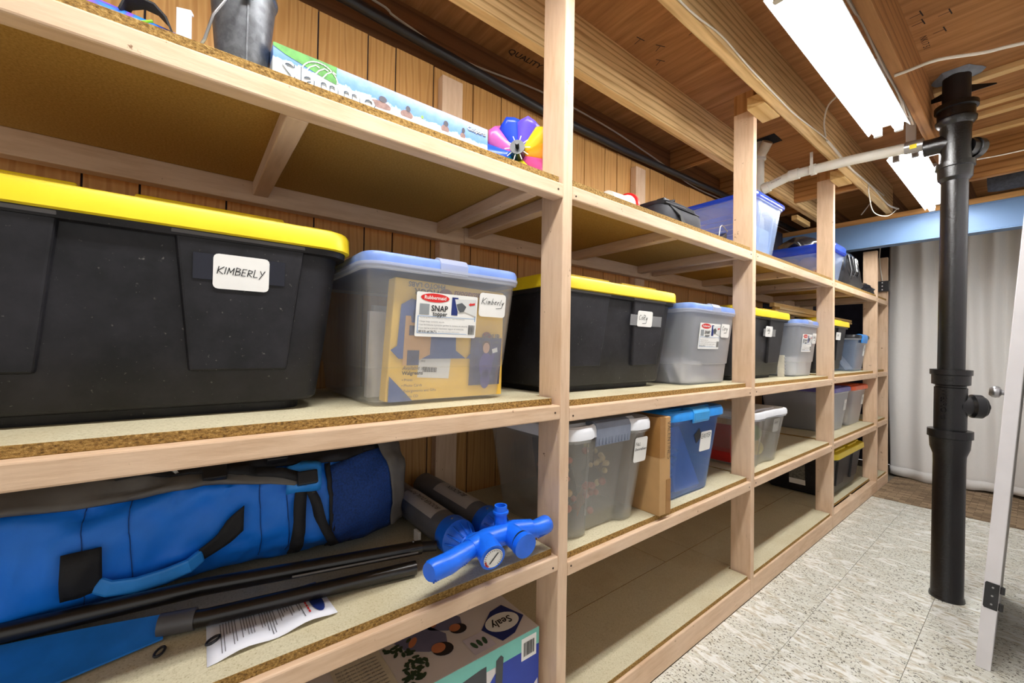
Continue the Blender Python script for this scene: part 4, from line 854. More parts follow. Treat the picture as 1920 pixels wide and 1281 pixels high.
def put_top_bins():
    z0 = Z(2, 'T')
    t, fr, Hb = make_bin('storage_bin', 'pale clear bin with deep blue lid on the top shelf, just behind the second post', -.40, -.008, 1.235, 1.62, z0, 1.885, CLEAR_BLUE, DEEP_T, taper=.034, lid_h=.022, rim=CLEAR_BLUE, r=.03, over=.014)
    for s in (-.075, .075): bx('corner_fin', .155, .166, s-.006, s+.006, .02, .22, CLEAR_BLUE, t, .001, rot=(0, .1, 0))
    g = thing('ribbed_divider', 'stack of blue ribbed folders standing inside the top-shelf bin by the second post', 'folders', (-.2, 1.285, z0+.01))
    for k in range(7): MB().box(-.14, .14, -.003, .003, 0, .02).build('folder_edge', solid('folder_blue', (70, 110, 220), .5), g, (0, .002*k, .02+.027*k), bevel=.001)
    o = bx('paper_stack', -.30, -.06, 1.33, 1.53, z0+.012, z0+.15, solid('paper_pale_blue', (206, 216, 232), .7), None, .003); tag(o, 'pale paper stack inside the top-shelf bin by the second post', 'paper')
    z0 = Z(2, 'T')
    t, fr, Hb = make_bin('storage_bin', 'clear bin with deep blue lid and brown contents behind the third post, top shelf', -.42, -.008, 2.435, 2.74, z0, 1.848, CLEAR_BLUE, DEEP_T, taper=.03, lid_h=.05, rim=DEEP_T, r=.03)
    for k, (x, y, z) in enumerate(((-.12, 2.52, .05), (-.24, 2.52, .06), (-.18, 2.56, .13), (-.32, 2.53, .06), (-.3, 2.6, .14))):
        o = MB().sphere((0, 0, 0), .06, 12, 8, (1.1, 1, .8)).build('bread_roll_shape', solid('brown_soft', (176, 128, 100), .8), None, (x, y, z0+.012+z), smooth=60); o.name = 'soft_bundle'; tag(o, ('brown bundle at the front of the blue-lidded bin behind the third post', 'brown bundle low in the middle of the bin behind the third post', 'brown bundle on top in the bin behind the third post', 'brown bundle at the back low in the bin behind the third post', 'brown bundle at the back on top in the bin behind the third post')[k], 'bundle', 'brown bundles in the bin')
put_top_bins()

# ------------------------------------------------------------------ things on the low shelf of the first bay
def sup_bag():
    zs = Z(0, 'L')
    t = thing('backpack', 'big blue and charcoal board backpack lying on the low shelf at the left', 'backpack', (-.445, -.79, zs+.001))
    blue = solid('blue_nylon', (8, 122, 238), .5, var=.14, scale=6, bump=.15); blue2 = solid('pale_blue_nylon', (44, 146, 240), .45)
    grey = solid('charcoal_nylon', (106, 102, 98), .75, var=.15); dark = solid('black_nylon', (38, 38, 44), .75, var=.2); web = solid('black_webbing', (24, 24, 28), .7, var=.1, scale=120, bump=.3)
    from mathutils import noise
    def S(v, th, off=0):
        q = R(th); c, s_ = math.cos(q), math.sin(q)
        e = max(0.02, 1-max(0, (v-.82)/.18)**3*.45)*max(.02, 1-max(0, (.1-v)/.1)**2*.5)
        a = (.148+.012*math.sin(v*9))*e+off; b = (.134+.006*math.sin(v*7+1))*(1-.10*max(0, (v-.85)/.15))+off
        x = a*math.copysign(abs(c)**.72, c); z = b*math.copysign(abs(s_)**.72, s_)
        p = Vector((c*1.1, v*5.2, s_*1.1))
        wr = .024*noise.noise(p*1.6)+.013*noise.noise(p*3.4+Vector((3, 1, 7)))+.010*(1-abs(noise.noise(p*4.2)))**3-.006
        return Vector((x+wr*.8, -.46+.92*v, .1345+.006+z+wr*.5*max(0, s_+.4)))
    NV, NT_ = 90, 64; vs = []; fs = []
    for i in range(NV+1):
        for j in range(NT_): vs.append(S(i/NV, 360*j/NT_))
    for i in range(NV):
        for j in range(NT_): a = i*NT_+j; b = i*NT_+(j+1) % NT_; fs.append((a, a+NT_, b+NT_, b))
    fs.append(tuple(range(NT_))); fs.append(tuple(range(NV*NT_, NV*NT_+NT_))[::-1])
    for k, p in enumerate(vs): vs[k] = Vector((p.x, p.y, max(p.z, .0)))
    MB().add(vs, fs).build('body', blue, t, smooth=70)
    def patch(name, mat, f, nu=16, nw=5, off=.004, th=.003, par=None):
        vs = []; fs = []
        for i in range(nu+1):
            for j in range(nw+1):
                v, a = f(i/nu, j/nw); vs.append(S(v, a, off))
        for i in range(nu):
            for j in range(nw): a = i*(nw+1)+j; fs.append((a, a+nw+1, a+nw+2, a+1))
        o = MB().add(vs, fs).build(name, mat, par or t, smooth=70); md = o.modifiers.new('thick', 'SOLIDIFY'); md.thickness = th; md.offset = 1; return o
    lerp = lambda a, b, u: a+(b-a)*u
    patch('top_panel', dark, lambda u, w: (lerp(.02, .97, u), lerp(44-8*max(0, u-.7)/.3, 175, w)), 40, 18, .003)
    patch('end_panel', grey, lambda u, w: (lerp(.925+.02*math.cos(w*5), .992, u), lerp(-36, 140, w)), 6, 24, .013)
    hp = patch('harness_pad', grey, lambda u, w: (lerp(.0, .70, u), lerp(33-14*max(0, u-.72)/.28, 62-36*u**3, w)), 26, 6, .006, .012)
    patch('mesh_pocket', solid('dark_blue_mesh', (16, 60, 132), .7, var=.35, scale=220, bump=.6), lambda u, w: (lerp(.765, .955, u), lerp(-42, 36+22*u, w)), 12, 10, .006, .004)
    patch('pocket_binding', web, lambda u, w: (lerp(.755, .768, w)+.004*math.sin(u*5), lerp(-42, 40, u)), 12, 2, .009, .004)
    patch('cinch_flap', blue2, lambda u, w: (lerp(.655, .735, u), lerp(14, 44-10*abs(u-.5), w)), 8, 5, .011, .008)
    patch('webbing_strap', web, lambda u, w: (lerp(.33, .70, u), lerp(58, 24, u**1.6)+lerp(-5, 5, w)), 20, 2, .02, .003)
    patch('webbing_strap', web, lambda u, w: (lerp(.676, .705, w)-.012*u, lerp(24, -40, u)), 14, 2, .010, .003)
    patch('webbing_strap', web, lambda u, w: (lerp(.70, .775, u)+lerp(-.012, .012, w), lerp(22, -34, u)), 14, 2, .013, .003)
    patch('webbing_strap', web, lambda u, w: (lerp(.48, .53, w), lerp(20+24, 100, u)), 12, 2, .018, .003)
    patch('webbing_strap', dark, lambda u, w: (lerp(.86, .90, w), lerp(50, 120, u)), 10, 2, .008, .004)
    for v, a in ((.505, 42), (.70, 24), (.635, 52)):
        p = S(v, a, .024); bx('buckle', p.x-.010, p.x+.010, p.y-.022, p.y+.022, p.z-.016, p.z+.016, BLACK_LID, t, .003, rot=(0, -R(a), 0))
    # carry handle
    patch('handle_webbing', web, lambda u, w: (lerp(.262, .318, u), lerp(-20, 3, w)), 8, 5, .008, .004)
    patch('handle_webbing', web, lambda u, w: (lerp(.478, .565, u), lerp(-15, -2, w)+lerp(-8, 12, u)), 10, 4, .010, .004)
    MB().strip([S(v, a, o) for v, a, o in ((.310, -15, .008), (.33, -18, .020), (.37, -20, .026), (.42, -20, .026), (.46, -18, .020), (.485, -16, .010))], .030, .012, (0, 0, 1)).build('handle_grip', blue2, t, bevel=.005)
    for v in (.29, .36, .60, .66):
        patch('seam', solid('seam_thread', (8, 62, 132), .7), lambda u, w, v=v: (v+.004*math.sin(u*6)+.0016*w, lerp(-40, 34, u)), 60, 1, .0028, .0012)
    o = MB().lathe([(.0001, 0), (.022, 0), (.022, .006), (.014, .006), (.014, .003), (.0001, .003)], (0, 0, 0), 'y', 20).build('buckle_ring', solid('white_ring', (226, 222, 214), .5), t, S(.42, 60, .03)-Vector((0, 0, .004)), (.6, 0, .3), smooth=40)
sup_bag()
def pump():
    zs = Z(0, 'L'); r = .046
    t = thing('hand_pump', 'double-barrelled grey hand pump with bright blue handle on the low shelf', 'pump', (-.3, -.22, zs+.001))
    gr = solid('grey_barrel', (98, 98, 102), .4); bl = solid('blue_pump_plastic', (20, 104, 232), .35); st = solid('sticker_grey', (176, 170, 166), .5, var=.03)
    for dy, tx in ((-.056, 'IROCKER DUAL PUMP'), (.056, 'BLACKFIN')):
        b = MB().lathe([(.0001, -.25), (r-.003, -.25), (r-.003, .142)], (0, dy, r+.002), 'x', 28).build('barrel', gr, t, smooth=40)
        m = MB(); m.loft([[Vector((x, dy+(r-.0022)*math.cos(R(a)), r+.002+(r-.0022)*math.sin(R(a)))) for a in range(40, 141, 10)] for x in (-.12, .085)], False, False)
        sk = m.build('barrel_sticker', st, b, smooth=60)
        f = Frame((-.02, dy+.0, r+.002+r-.0012), (-1, 0, 0), (0, -1, 0)); f.text(tx, .022 if dy < 0 else .026, INK, sk, 0, .004, .0006, sx=.9)
        c = MB().lathe([(.0001, .135), (r+.001, .135), (r+.002, .14), (r+.002, .178), (r-.004, .186), (.022, .225), (.0001, .228)], (0, dy, r+.002), 'x', 28).build('barrel_cap', bl, t, smooth=35)
        for k in range(12):
            a = 2*math.pi*k/12; p = lambda rr, x: Vector((x, dy+rr*math.cos(a), r+.002+rr*math.sin(a)))
            MB().tube([p(r-.002, .184), p(.026, .222)], .0025, 6).build('cap_rib', bl, c)
        MB().lathe([(.0001, 0), (.003, 0), (.003, .003), (.0001, .003)], (.158, dy-.01, 2*r+.002), 'z', 8).build('cap_screw', CHROME, c)
    zc = r+.030
    MB().tube([(.21, -.056, r+.002), (.262, -.03, zc-.01)], [.022, .024], 14).build('manifold', bl, t, smooth=40); MB().tube([(.21, .056, r+.002), (.262, .03, zc-.01)], [.022, .024], 14).build('manifold', bl, t, smooth=40)
    MB().tube([(.29, -.095, zc+.0), (.275, -.04, zc), (.275, .05, zc), (.29, .095, zc)], [.022, .026, .026, .022], 16).build('crosshead', bl, t, smooth=40)
    for s in (-1, 1):
        P = [(.288, s*.085, zc+.001), (.300, s*.12, zc+.0), (.312, s*.165, zc-.003), (.316, s*.205, zc-.004), (.318, s*.212, zc-.004)] if s < 0 else [(.288, s*.085, zc-.002), (.294, s*.105, zc-.003), (.290, s*.135, zc-.004), (.286, s*.150, zc-.004), (.285, s*.155, zc-.004)]
        h = MB().tube(P, [.019, .022, .0235, .023, .019], 16).build('handle', bl, t, smooth=40)
        dk = solid('blue_grip_dots', (12, 72, 176), .6)
        for k in range(14):
            q = k/13; p = Vector(P[1]).lerp(Vector(P[3]), q)
            for a in (-35, -60): 
                n = Vector((math.cos(R(a)), 0, math.sin(R(a)))); MB().sphere((0, 0, 0), .0022, 6, 4).build('grip_dot', dk, h, p+n*.0222)
    g = MB().tube([(.285, -.052, zc), (.335, -.060, zc-.012)], [.028, .031], 22).build('gauge_body', bl, t, smooth=40)
    f = Frame((.3365, -.060, zc-.0124), (.16, 1, 0), (.24, 0, 1)); m = MB(); f.ell(m, 0, 0, .024, .024, .0005, 24); d = m.build('gauge_dial', PAPER, g)
    m = MB(); f.line(m, [(-.008, -.012), (.010, .013)], .0028, .0018); m.build('gauge_needle', INK, d)
    m = MB()
    for k in range(22): a = R(-50+k*13); f.line(m, [(.019*math.cos(a), .019*math.sin(a)), (.0225*math.cos(a), .0225*math.sin(a))], .0012, .0014)
    m.build('gauge_marks', INK, d); m = MB(); f.line(m, [(-.019, -.006), (-.017, -.014), (-.011, -.019)], .004, .0012); m.build('gauge_zone', RED_INK, d)
    g = MB().tube([(.28, .03, zc), (.33, .028, zc-.004)], [.026, .027], 22).build('valve_body', bl, t, smooth=40)
    MB().tube([(.333, .028, zc-.004), (.348, .027, zc-.006)], [.030, .030], 24).build('valve_cap', bl, g, smooth=40); MB().tube([(.329, .028, zc-.004), (.334, .028, zc-.004)], [.0285, .0285], 22).build('valve_seal', BLACK_LID, g, smooth=40)
    MB().lathe([(.016, .0), (.016, .03), (.020, .031), (.020, .036), (.016, .037), (.016, .05), (.012, .05), (.012, .02), (.0001, .02)], (.262, .015, zc+.018), 'z', 20).build('hose_port', bl, t, smooth=35)
    bx('barrel_tag', .02, .05, -.108, -.1, .0, .03, PAPER, t, .001)
pump()
def paddle():
    zs = Z(0, 'L'); car = solid('black_carbon_tube', (22, 21, 22), .28, spec=.7, var=.4, scale=60)
    a = thing('paddle', 'black carbon paddle with blue blade lying in front of the backpack', 'paddle', (-.2, -.8, zs))
    MB().tube([(.008, -.045, .022), (.022, .0, .021), (.088, .40, .018)], .0155, 16).build('shaft', car, a, smooth=40)
    MB().tube([(.001, -.068, .0215), (.016, -.015, .0215)], .0195, 16).build('blade_collar', solid('grey_collar', (84, 84, 88), .4), a, smooth=40)
    bl = solid('blue_blade', (36, 128, 226), .3); L = []
    for k in range(13):
        u = k/12; y = -.062-.46*u; w = .020+.062*math.sin(min(1, u*1.25)*math.pi/2)*(1-.45*max(0, u-.75)/.25); xc = .0-.005*u
        L.append([Vector((xc-w, y, .030+.006*u)), Vector((xc, y, .016)), Vector((xc+w, y, .007+.004*u)), Vector((xc+w, y, .004+.004*u)), Vector((xc, y, .010)), Vector((xc-w, y, .025+.006*u))])
    MB().loft(L).build('blade', bl, a, smooth=45)
    b = thing('paddle_shaft', 'longer black paddle shaft lying against the backpack, thin at its end', 'paddle', (-.2, -.8, zs))
    MB().tube([(-.098, -.40, .046), (-.052, .0, .045), (.045, .434, .040)], .0165, 16).build('shaft', car, b, smooth=40)
    MB().tube([(.043, .43, .040), (.057, .470, .038)], .0125, 16).build('inner_tube', BLACK_LID, b, smooth=40)
    MB().lathe([(.003, 0), (.003, .003), (.0001, .003)], (.040, .415, .056), 'z', 8).build('lock_button', CHROME, b)
    m = MB().tube([(.058, .42, .036), (.008, .15, .042)], .0025, 6); m.build('shaft_seam', solid('shaft_grey', (120, 118, 116), .3), b)
    z = solid('zip_black', (30, 30, 34), .5)
    for k, (x, y, lab) in enumerate(((-.145, -.865, 'black zip pull loop below the blue paddle blade'), (-.125, -.79, 'black zip pull loop beside the paper sheet'))):
        o = MB().tube([(.006*math.cos(q), .013*math.sin(q), .003) for q in [2*math.pi*j/14 for j in range(15)]], .0022, 6).build('zip_pull', z, None, (x, y, zs+.001), (0, 0, 1.2-.5*k), smooth=50); tag(o, lab, 'zip pull')
    p = thing('instruction_sheet', 'white printed instruction sheet with red heading on the low shelf', 'paper', (-.13, -.7, zs+.0012))
    NX, NY = 6, 14; vs = []; fs = []
    cor = [Vector((-.085, -.098, 0)), Vector((.073, -.101, 0)), Vector((.059, .112, 0)), Vector((-.09, .104, 0))]
    P = lambda u, v: cor[0].lerp(cor[1], u).lerp(cor[3].lerp(cor[2], u), v)+Vector((0, 0, .007*math.sin(v*6.3)**2*u+.004*u*v))
    for i in range(NX+1):
        for j in range(NY+1): vs.append(P(i/NX, j/NY))
    for i in range(NX):
        for j in range(NY): q = i*(NY+1)+j; fs.append((q, q+NY+1, q+NY+2, q+1))
    o = MB().add(vs, fs).build('sheet', solid('bright_paper', (228, 230, 240), .6, var=.02), p, smooth=60); md = o.modifiers.new('thick', 'SOLIDIFY'); md.thickness = .0006
    def bar(m, u0, u1, v0, v1):
        m.add([P(u0, v0)+Vector((0, 0, .0012)), P(u1, v0)+Vector((0, 0, .0012)), P(u1, v1)+Vector((0, 0, .0012)), P(u0, v1)+Vector((0, 0, .0012))], [(0, 1, 2, 3)])
    m = MB(); rnd = random.Random(2)
    for k in range(30):
        v = .10+.022*k
        if k % 7 == 6: continue
        n = 6; u1 = rnd.uniform(.55, .92)
        for q in range(n): bar(m, .3+(u1-.3)*q/n, .3+(u1-.3)*(q+1)/n, v, v+.006)
    m.build('print_lines', INK_GREY, o)
    m = MB()
    for q in range(6): bar(m, .35+.08*q, .35+.08*(q+.8), .785, .80)
    m.build('red_heading', RED_INK, o)
    m = MB(); m.add([P(.55+.3*math.cos(q), .89+.06*math.sin(q))+Vector((0, 0, .0014)) for q in [2*math.pi*k/20 for k in range(20)]], [tuple(range(20))]); m.build('logo_oval', NAVY_INK, o)
    m = MB(); bar(m, .38, .75, .885, .905); m.build('logo_mark', PAPER, o)
paddle()
def sealy():
    b = thing('mattress_box', 'white, teal and blue mattress-topper box marked Sealy on the bottom shelf', 'box', (-.045, -.062, ZB))
    H, Lg, Dp = .252, .56, .40
    cream = solid('box_white_print', (216, 210, 210), .5, var=.03); teal = solid('box_teal', (120, 196, 184), .5, var=.03); blu = solid('box_blue', (28, 58, 160), .5, var=.06)
    bx('carton', -Dp, 0, -Lg, 0, 0, H, cream, b, .0015)
    f = Frame((0, 0, 0), (0, 1, 0), (0, 0, 1))
    m = MB(); f.rect(m, -Lg, H-.045, 0, H, .0006); m.build('teal_band', teal, b); m = MB(); f.rect(m, -.13, 0, 0, H-.045, .0006); f.poly(m, [(-.25, H-.16), (-.13, H-.045), (-.13, 0), (-.25, 0)], .0006); m.build('blue_front', blu, b)
    m = MB(); f.poly(m, [(-.13, H-.022), (-.145, H-.03), (-.15, H-.2), (-.13, H-.2), (-.122, H-.03)], .0012); f.poly(m, [(-.19, H-.03), (-.35, H-.05), (-.35, 0), (-.17, 0), (-.175, H-.03)], .001); m.build('pillow_print', solid('pillow_grey', (64, 66, 70), .6), b)
    m = MB(); f.rect(m, -Lg, 0, -.25, H-.045, .0007); m.build('teal_lower_print', teal, b)
    m = MB(); f.plate(m, -.062, H-.070, -.010, H-.012, .0008, .001); lb = m.build('bar_code_label', PAPER, b); m = MB(); barcode(f, m, -.055, H-.06, -.018, H-.024, .0016); m.build('bar_code', INK, lb)
    m = MB(); f.poly(m, [(-.03, .02), (-.024, .10), (-.004, .115), (-.002, .02)], .0012); m.build('logo_corner', cream, b)
    g = Frame((0, 0, H), (0, -1, 0), (1, 0, 0))           # top face, read from behind
    m = MB(); g.poly(m, [(.006, -.060), (.03, -.135), (.075, -.128), (.138, -.078), (.115, -.012), (.07, -.018)], .0012); lg = m.build('blue_diamond', NAVY_INK, b)
    m = MB(); g.ell(m, .072, -.073, .052, .036, .0018, 26); m.build('white_oval', PAPER, lg); g.text('Sealy', .038, INK, lg, .072, -.073, .0024, shear=.25, sx=.85, bold=.0006)
    m = MB(); g.rect(m, .135, -.075, .20, -.012, .001); fr_ = m.build('picture_print', solid('lilac_print', (206, 200, 214), .5), b)
    m = MB()
    for k in range(3): g.ell(m, .152+.016*k, -.042, .006, .014, .0016, 10, .2*(k-1))
    m.build('leaf_print', solid('green_print', (50, 84, 60), .6), fr_)
    skin = solid('print_skin', (196, 122, 84), .6); hair = solid('print_hair', (34, 30, 36), .6); cl = solid('print_clothes', (108, 108, 140), .6)
    for a, c, q in ((.185, -.135, .85), (.255, -.095, 1.0)):
        m = MB(); g.ell(m, a-.002*q, c+.015*q, .027*q, .024*q, .0014, 16, -.3); pe_ = m.build('person_print', hair, b)
        m = MB(); g.ell(m, a+.006*q, c+.006*q, .019*q, .017*q, .0018, 16, .3); m.build('face_print', skin, pe_)
        m = MB(); g.poly(m, [(a-.022*q, c+.002*q), (a+.03*q, c+.004*q), (a+.075*q, c-.03*q), (a+.09*q, c-.075*q), (a-.01*q, c-.085*q), (a-.035*q, c-.03*q)], .001); m.build('clothes_print', cl, pe_)
        m = MB(); g.ell(m, a+.05*q, c-.05*q, .02*q, .009*q, .0016, 12, .8); m.build('hand_print', skin, pe_)
    m = MB(); rnd = random.Random(8)
    for k in range(46): g.ell(m, .33+rnd.uniform(-.03, .03)+.02*rnd.random(), -.02-rnd.random()*.14, .010, .005, .0010+.0001*k/46, 8, rnd.random()*3)
    m.build('plant_print', solid('plant_green', (44, 66, 46), .6), b)
    m = MB(); g.rect(m, .385, -.2, .50, -.004, .001); tx = m.build('text_panel', solid('cream_print', (214, 206, 186), .5), b)
    g.text('ALWAYS', .026, INK, tx, .452, -.016, .0018, bold=.0006); m = MB(); g.rect(m, .41, -.05, .50, -.036, .0016); m.build('blue_strip', NAVY_INK, tx)
    for k in range(9): g.text('comfort and support for every night of sleep', .0085, INK_GREY, tx, .445, -.062-.0115*k, .0018, sx=.62)
    m = MB(); g.rect(m, .45, -.195, .49, -.172, .0016); m.build('dark_print', INK, tx)
    for k, (y, c, lab) in enumerate(((-.66, (126, 92, 84), 'brown book spine beside the mattress box, further left'), (-.635, (70, 118, 110), 'teal book spine touching the mattress box on the bottom shelf'))):
        o = bx('book', -.30, -.09, y, y+.022, ZB, ZB+.245, solid('book_%d' % k, c, .5), None, .002); tag(o, lab, 'book')
sealy()
# ------------------------------------------------------------------ things on the top shelf
def top_things():
    zt = Z(0, 'T')
    b = thing('metal_pail', 'small galvanised steel pail with a wire bail on the top shelf', 'pail', (-.078, -.772, zt+.0005))
    MB().lathe([(.0001, 0), (.036, 0), (.0375, .004), (.0505, .150), (.053, .151), (.054, .154), (.053, .157), (.049, .157), (.047, .15), (.035, .006), (.0001, .006)], n=36).build('bucket', GALV, b, smooth=35)
    MB().hexa([(.036, .002, .003), (.039, .002, .003), (.039, .0045, .003), (.036, .0045, .003), (.049, .002, .148), (.052, .002, .148), (.052, .0045, .148), (.049, .0045, .148)]).build('side_seam', GALV, b)
    MB().tube([(.056, -.005, .125), (.060, -.025, .10), (.058, -.045, .06), (.050, -.055, .02), (.02, -.065, .012), (-.02, -.06, .02), (-.05, -.01, .06), (-.056, .002, .128)], .0022, 8).build('bail_handle', CHROME, b, smooth=50)
    bx('bail_ear', .0525, .056, -.010, .010, .115, .148, GALV, b, .002); bx('bail_ear', -.056, -.0525, -.010, .010, .115, .148, GALV, b, .002)
    o = MB().hexa([(-.012, -.02, 0), (-.010, -.02, 0), (-.010, .024, 0), (-.012, .024, 0), (-.032, -.02, .165), (-.030, -.02, .165), (-.030, .024, .155), (-.032, .024, .155)]).build('paper_card', PAPER, None, (-.07, -.765, zt+.008)); tag(o, 'white paper card sticking out of the steel pail', 'card')
    # game box
    g = thing('game_box', 'long glossy blue, white and green Slammo ball-game box on the top shelf', 'box', (-.035, -.266, zt+.0005))
    Lg, H = .464, .0665
    t = NT('game_box_print'); tc = t.n('TexCoord'); sx = t.n('SeparateXYZ'); t.l(tc.outputs['Object'], sx.inputs[0])
    n = t.noise(t.coords((1, 1, 1), False), 60, 5, .7); ad = t.n('Math', operation='MULTIPLY_ADD'); t.l(n, ad.inputs[0]); ad.inputs[1].default_value = .028; t.l(sx.outputs[2], ad.inputs[2])
    y2 = t.n('Math', operation='MULTIPLY_ADD'); t.l(sx.outputs[1], y2.inputs[0]); y2.inputs[1].default_value = .035; t.l(ad.outputs[0], y2.inputs[2])
    mr = t.n('MapRange'); t.l(y2.outputs[0], mr.inputs[0]); mr.inputs[1].default_value = .018; mr.inputs[2].default_value = .075
    t.col(t.ramp(mr.outputs[0], [(.0, srgb(244, 248, 252)), (.32, srgb(236, 243, 252)), (.40, srgb(108, 150, 222)), (.62, srgb(128, 164, 230)), (1, srgb(176, 196, 240))])); t.set(.22, 0, .6)
    MB().box(-.12, 0, -Lg, 0, 0, H).build('carton', t.m, g, bevel=.001)
    f = Frame((0, -Lg, 0), (0, 1, 0), (0, 0, 1))
    m = MB(); f.poly(m, [(0, H), (.108, H), (.108, .032), (.085, .036), (.05, .045), (.02, .052), (0, .060)], .0006); m.build('green_print', solid('grass_green', (74, 140, 56), .4, var=.35, scale=60), g)
    m = MB(); cx, cy, rr = .078, .028, .033
    for k in range(18): a0, a1 = R(10*k), R(10*k+10); f.line(m, [(cx+rr*math.cos(a0), cy+rr*math.sin(a0)), (cx+rr*math.cos(a1), cy+rr*math.sin(a1))], .0022, .0014)
    for q in (-.012, .004, .018): f.line(m, [(cx+q-.014, cy+.006), (cx+q-.006, cy+.018), (cx+q+.004, cy+.026), (cx+q+.010, cy+.024)], .002, .0014)
    m.build('ball_print', PAPER, g)
    f.sub(.098, .0225, 0).text('Slammo', .047, solid('outline_grey', (52, 66, 84), .4), g, .0012, -.0012, .0024, bold=.0004, sx=1.15); f.sub(.098, .0225, 0).text('Slammo', .047, PAPER, g, 0, 0, .0030, bold=.0, sx=1.15)
    f.text('GoSports', .0135, INK, g, Lg-.033, .050, .0014, bold=.0005); f.text('GoSports', .0135, PAPER, g, Lg-.0335, .0504, .002)
    sk = solid('swimmer_print', (128, 98, 92), .5, var=.3, scale=90); cap = solid('swimmer_cap', (64, 62, 72), .5)
    for a, bb, w_, h_ in ((.195, .029, .022, .011), (.252, .0295, .014, .012), (.345, .030, .010, .013), (.392, .030, .007, .010)):
        m = MB(); f.ell(m, a, bb-.003, w_, h_*.75, .0012, 18); p_ = m.build('swimmer_figure', sk, g)
        m = MB(); f.ell(m, a+w_*.2, bb+.010, w_*.38 if w_ > .012 else w_*.6, .0065, .0016, 14); m.build('swimmer_head', cap, p_)
    m = MB(); f.ell(m, .288, .0345, .0035, .0035, .0014, 12); m.build('green_ball_print', solid('lime_print', (120, 160, 60), .5), g)
    m = MB(); f.poly(m, [(0, .0), (Lg-.03, .0), (Lg-.03, .012), (.40, .022), (.34, .021), (.30, .019), (.24, .020), (.19, .018), (0, .014)], .0018); m.build('splash_print', solid('foam_white', (244, 248, 252), .3, var=.05, scale=70), g)
    # pinwheel
    n = Vector((.74, -.67, .08)).normalized(); u = Vector((0, 0, 1)); u = (u-n*u.dot(n)).normalized(); r_ = u.cross(n)
    p = thing('pinwheel', 'rainbow-coloured garden pinwheel leaning by the first post on the top shelf', 'pinwheel', (-.165, -.066, zt+.114))
    cols = [(232, 150, 30), (240, 206, 40), (104, 84, 224), (30, 70, 214), (190, 92, 170), (24, 84, 212), (20, 140, 180), (20, 160, 140), (226, 218, 40), (196, 74, 132)]
    for k, c in enumerate(cols):
        a = 2*math.pi*k/10-.42; d1 = r_*math.cos(a)+u*math.sin(a); d2 = r_*math.cos(a+.92)+u*math.sin(a+.92); d3 = r_*math.cos(a+.45)+u*math.sin(a+.45)
        Rr = .106; L = []
        for i in range(7):
            q = i/6; base = d1*(.022+(Rr-.022)*q); w = d2*(.02+(Rr*.86-.02)*q); md = d3*(.022+(Rr*1.0-.022)*q)+n*(.030*q)
            L.append([base, base.lerp(md, .5)+n*.008*q, md, md.lerp(w, .5)+n*.006*q, w])
        vs = [x for r0 in L for x in r0]; fs = [(i*5+j, i*5+j+1, i*5+j+6, i*5+j+5) for i in range(6) for j in range(4)]
        o = MB().add(vs, fs).build('vane', solid('vane_%d' % k, c, .3), p, smooth=60); md_ = o.modifiers.new('thick', 'SOLIDIFY'); md_.thickness = .0012
    hb = MB().tube([-n*.004, n*.040], .022, 20).build('hub', BLACK_LID, p, smooth=40); MB().tube([n*.04, n*.062], .006, 10).build('axle', BLACK_LID, hb, smooth=40)
    for k in range(10): a = 2*math.pi*k/10+.05; d = r_*math.cos(a)+u*math.sin(a); MB().tube([d*.016+n*.036, d*.038+n*.034], .0014, 6).build('spoke', PAPER, hb)
    MB().tube([-n*.004, -n*.03+Vector((-.30, .0, -.10))], .005, 8).build('stake', BLACK_LID, p, smooth=40)
    # swim belt, bracket
    s = thing('swim_belt', 'blue and purple tie-dye strap with black webbing loop at the top left', 'strap', (-.085, -.90, zt+.001))
    t2 = NT('tie_dye'); v = t2.coords((1, 1, 1), False); t2.col(t2.ramp(t2.noise(v, 22, 2, .5, 1.2), [(.35, srgb(20, 130, 220)), (.5, srgb(40, 90, 220)), (.62, srgb(120, 50, 190)), (.75, srgb(30, 170, 220))])); t2.set(.6)
    MB().tube([(.0, -.16, .030), (.0, -.06, .026), (.01, .0, .020), (.02, .05, .016)], [.028, .024, .020, .014], 14).build('padded_strap', t2.m, s, smooth=50)
    MB().strip([(.015, -.028, .036), (.018, -.022, .052), (.022, -.006, .060), (.026, .012, .056), (.028, .026, .042), (.028, .036, .016)], .026, .003, (1, -.2, 0)).build('webbing_loop', MAT['black_webbing'], s, smooth=60)
    MB().tube([(.034, .008, .030), (.036, -.004, .022), (.036, .006, .014), (.036, .016, .016)], .0022, 6).build('green_cord', solid('lime_cord', (150, 220, 60), .5), s, smooth=60)
    MB().tube([(.02, .045, .016), (.02, .075, .014)], [.014, .009], 10).build('strap_tail', MAT['tie_dye'] if 'tie_dye' in MAT else t2.m, s, smooth=50)
    b2 = MB(); pts = [(-.012, .0), (-.012, .012), (-.002, .014), (-.004, .060), (-.016, .062), (-.016, .066), (.002, .066), (.006, .010), (.006, .0)]
    b2.loft([[Vector((y2_*.6+.004*zz/.06, 0, zz))+Vector((0, (.0 if e == 0 else .020), 0)) for y2_, zz in pts] for e in (0, 1)])
    o = b2.build('shelf_bracket', solid('white_bracket', (232, 230, 236), .4, var=.03), None, (-.052, -.862, zt+.0005), (0, 0, -.35), bevel=.0008); tag(o, 'white plastic bracket standing left of the steel pail', 'bracket')
    zt = Z(1, 'T')
    m = thing('toy_megaphone', 'white and red toy horn lying on the top shelf', 'horn', (-.16, .40, zt+.0005))
    MB().lathe([(.0001, -.06), (.040, -.06), (.042, .03), (.050, .05)], (0, 0, .058), 'y', 24).build('cone', PAPER, m, smooth=40); MB().lathe([(.050, .05), (.058, .053), (.058, .062), (.044, .064), (.0001, .05)], (0, 0, .058), 'y', 24).build('red_flange', solid('red_plastic', (214, 32, 36), .35), m, smooth=40)
